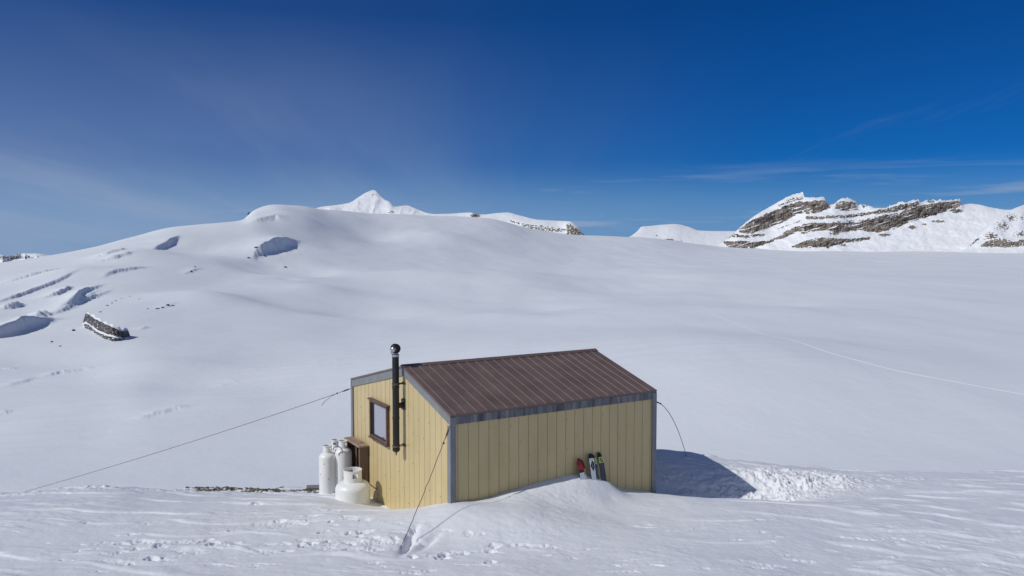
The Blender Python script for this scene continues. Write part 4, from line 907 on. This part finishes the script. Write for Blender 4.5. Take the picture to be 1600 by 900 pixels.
# ------------------------------------------------------------------ skis against the long wall
def ski_outline(w, ln, tip=.22, nseg=12):
    pts = []
    for i in range(nseg + 1): a = i / nseg * math.pi / 2; pts.append((w / 2 * math.sin(a) ** .8 if i else 0, ln - tip * (1 - math.cos(a))))
    return pts                               # (half width, height) from the tip down
def ski(label, px, ptop, w, tilt, out, paints, logo=None, name='ski'):
    u, z = long_pt(px, ptop); ln = 1.72; lean = math.asin(.16 / ln * 2.2)
    root = empty(name, hut_xy(u, 0).to_tuple()[:2] + (z - ln * math.cos(lean),), TH, label=label, cat='ski', group='skis leaning on the long wall')
    root.location += -ty * (.02 + out + ln * math.sin(lean) + .05); root.rotation_euler = (-lean, tilt, TH)
    def strip(z0, z1, y0, y1, oname, mt, par, sc=1):
        bm = bmesh.new(); rows_ = [z0 + (z1 - z0) * (1 - (1 - i / 40) ** 3) for i in range(41)]; f_ = []; b_ = []
        for zz_ in rows_:
            dtip = ln - zz_; tl = .15; hwid = w / 2 * (1 - .10 * sstep(.25, .8, dtip)) * (math.sqrt(max(0, 1 - (1 - min(dtip, tl) / tl) ** 2)) if dtip < tl else 1); hwid = max(float(hwid), .002) * sc
            cv = .05 * max(0, 1 - dtip / .28) ** 2      # the shovel turns up towards the wall
            f_.append((bm.verts.new((-hwid, y0 + cv, zz_)), bm.verts.new((hwid, y0 + cv, zz_)))); b_.append((bm.verts.new((-hwid, y1 + cv, zz_)), bm.verts.new((hwid, y1 + cv, zz_))))
        for i in range(40):
            bm.faces.new((f_[i][0], f_[i][1], f_[i + 1][1], f_[i + 1][0])); bm.faces.new((b_[i][0], b_[i + 1][0], b_[i + 1][1], b_[i][1]))
            for s_ in (0, 1): bm.faces.new((f_[i][s_], f_[i + 1][s_], b_[i + 1][s_], b_[i][s_]))
        bm.faces.new((f_[0][0], f_[0][1], b_[0][1], b_[0][0])); bm.faces.new((f_[-1][0], f_[-1][1], b_[-1][1], b_[-1][0]))
        return obj(oname, bm, mt, par)
    strip(0, ln, 0, .012, 'ski_body', paints[0], root)
    for (z0, z1, mt) in paints[1]: strip(ln - z1, ln - z0, -.0025, -.0003, 'printed_base', mt, root, .985)
    def poly(pts, mt, dpt, oname):
        bm = bmesh.new(); 
        for pl in pts:
            f = bm.faces.new([bm.verts.new((x_, -dpt, ln - y_)) for x_, y_ in pl])
        g = bmesh.ops.extrude_face_region(bm, geom=list(bm.faces))
        for v in [e for e in g['geom'] if isinstance(e, bmesh.types.BMVert)]: v.co.y += .0012
        return obj(oname, bm, mt, root)
    if logo == 'S':
        hw = w * .47; y0, y1 = .10, .225; b = .011
        poly([[(-hw, y0), (hw, y0), (hw, y1), (-hw, y1)]], m_lime, .0040, 'logo_panel')
        a, c = -hw * .62, hw * .62; t0, t1 = y0 + .018, y1 - .018; th = .016; mid = (t0 + t1) / 2
        e_ = .026
        poly([[(a, t0), (c, t0), (c, t0 + th), (a, t0 + th)], [(a, t0 + th), (a + e_, t0 + th), (a + e_, mid - th / 2), (a, mid - th / 2)],
              [(a, mid - th / 2), (c, mid - th / 2), (c, mid + th / 2), (a, mid + th / 2)], [(c - e_, mid + th / 2), (c, mid + th / 2), (c, t1 - th), (c - e_, t1 - th)], [(a, t1 - th), (c, t1 - th), (c, t1), (a, t1)]], m_dark, .0056, 'logo_letter')
    if logo == 'diamond':
        hw = w * .44; y0, y1 = .13, .36; ym = (y0 + y1) / 2
        poly([[(-hw, ym), (hw * .1, y0), (hw * .55, y0 + .04), (-hw * .25, ym)], [(-hw, ym), (-hw * .25, ym), (hw * .55, y1 - .04), (hw * .1, y1)],
              [(hw * .0, ym), (hw * .62, ym - .075), (hw, ym - .035), (hw * .62, ym)], [(hw * .0, ym), (hw * .62, ym), (hw, ym + .035), (hw * .62, ym + .075)]], m_dark, .0050, 'logo_diamond')
    return root
ski('dark ski with orange and white bands behind the red ski', 909, 715.5, .115, R(-2), .012, (m_dark, [(.20, .31, m_orange), (.32, 1.0, m_white)]))
ski('red ski with black tip, leftmost of the skis on the long wall', 905, 713, .115, R(-2.5), .052, (m_dark, [(.03, .235, m_red), (.30, 1.0, m_white)]))
ski('dark ski with lime letter panel, partly behind the white ski', 927, 706.5, .125, R(-2.5), .012, (m_dark, [(.24, 1.1, m_grey)]), 'S')
ski('white ski with black diamond mark, in the middle of the skis', 919, 707, .120, R(-.5), .052, (m_dark, [(.09, 1.1, m_white)]), 'diamond')
ski('dark ski with lime letter panel, standing alone at the right of the skis', 939.5, 704, .125, R(-3.5), .012, (m_dark, [(.24, 1.1, m_grey)]), 'S')

# ------------------------------------------------------------------ guy wires
def guy(label, A, B, sag, r=.008, loose=False, wig=0):
    A, B = Vector(A), Vector(B)
    g = empty('guy_wire', B, 0, label=label, cat='guy wire', group='guy wires of the hut')
    A = A - B; Z0 = Vector((0, 0, 0)); q = []; rg = random.Random(len(label))
    for i in range(41):
        t = i / 40; p = A * (1 - t); p.z -= sag * 4 * t * (1 - t); 
        if wig and 0 < i < 40: p += Vector((rg.gauss(0, 1), rg.gauss(0, 1), rg.gauss(0, 1))) * wig
        q.append(p)
    bm = bmesh.new(); tube(bm, q, r, 6); obj('cable', bm, m_cable, g, smooth=True)
    d = (q[3] - q[0]).normalized(); bm = bmesh.new()
    tube(bm, [q[0] + d * .0, q[0] + d * .05, q[0] + d * .07, q[0] + d * .19, q[0] + d * .21, q[0] + d * .26], [.009, .009, .018, .018, .009, .009], 8)
    obj('turnbuckle', bm, m_rust, g, smooth=35)
    bm = bmesh.new()
    for k in (.36,):
        c = A * (1 - k * .0) + d * k; tube(bm, [c - d * .015, c + d * .015], .02, 8)
    obj('cable_clamp', bm, m_rust, g)
    if loose:
        bm = bmesh.new(); c = A + d * .38; tube(bm, [c, c + d * .12 + Vector((0, 0, -.02)), c + d * .3 + Vector((0, 0, -.09)), c + d * .38 + Vector((0, 0, -.17))], r, 6); obj('loose_end', bm, m_cable, g)
    return g
pL = hut_xy(-.03, HW + .02); pL.z = float(ray(549, 607)[1]) * pL.y
anL = at(30, 772, 18.9); anL.z = ground(anL.x, anL.y) - .02
guy('long taut guy wire from the back left eave down to the snow rim at left', pL, anL, .07, .0075, True)
pN = hut_xy(-.05, -.03); pN.z = float(ray(700, 667)[1]) * pN.y
anN = Vector((gw.x, gw.y, 0)); anN.z = ground(anN.x, anN.y) - .10
guy('guy wire from the near front corner down to the trampled foreground snow', pN, anN, .06, .0068, False, .003)
pR = hut_xy(HL + .04, -.02); pR.z = float(ray(1023, 628)[1]) * pR.y
anR = at(1073, 713, 20.55); anR.z = ground(anR.x, anR.y) - .03
g = guy('slack guy wire arching from the far right corner to the snow bank', pR, anR, -.30, .0075)
print('built', len(bpy.data.objects))
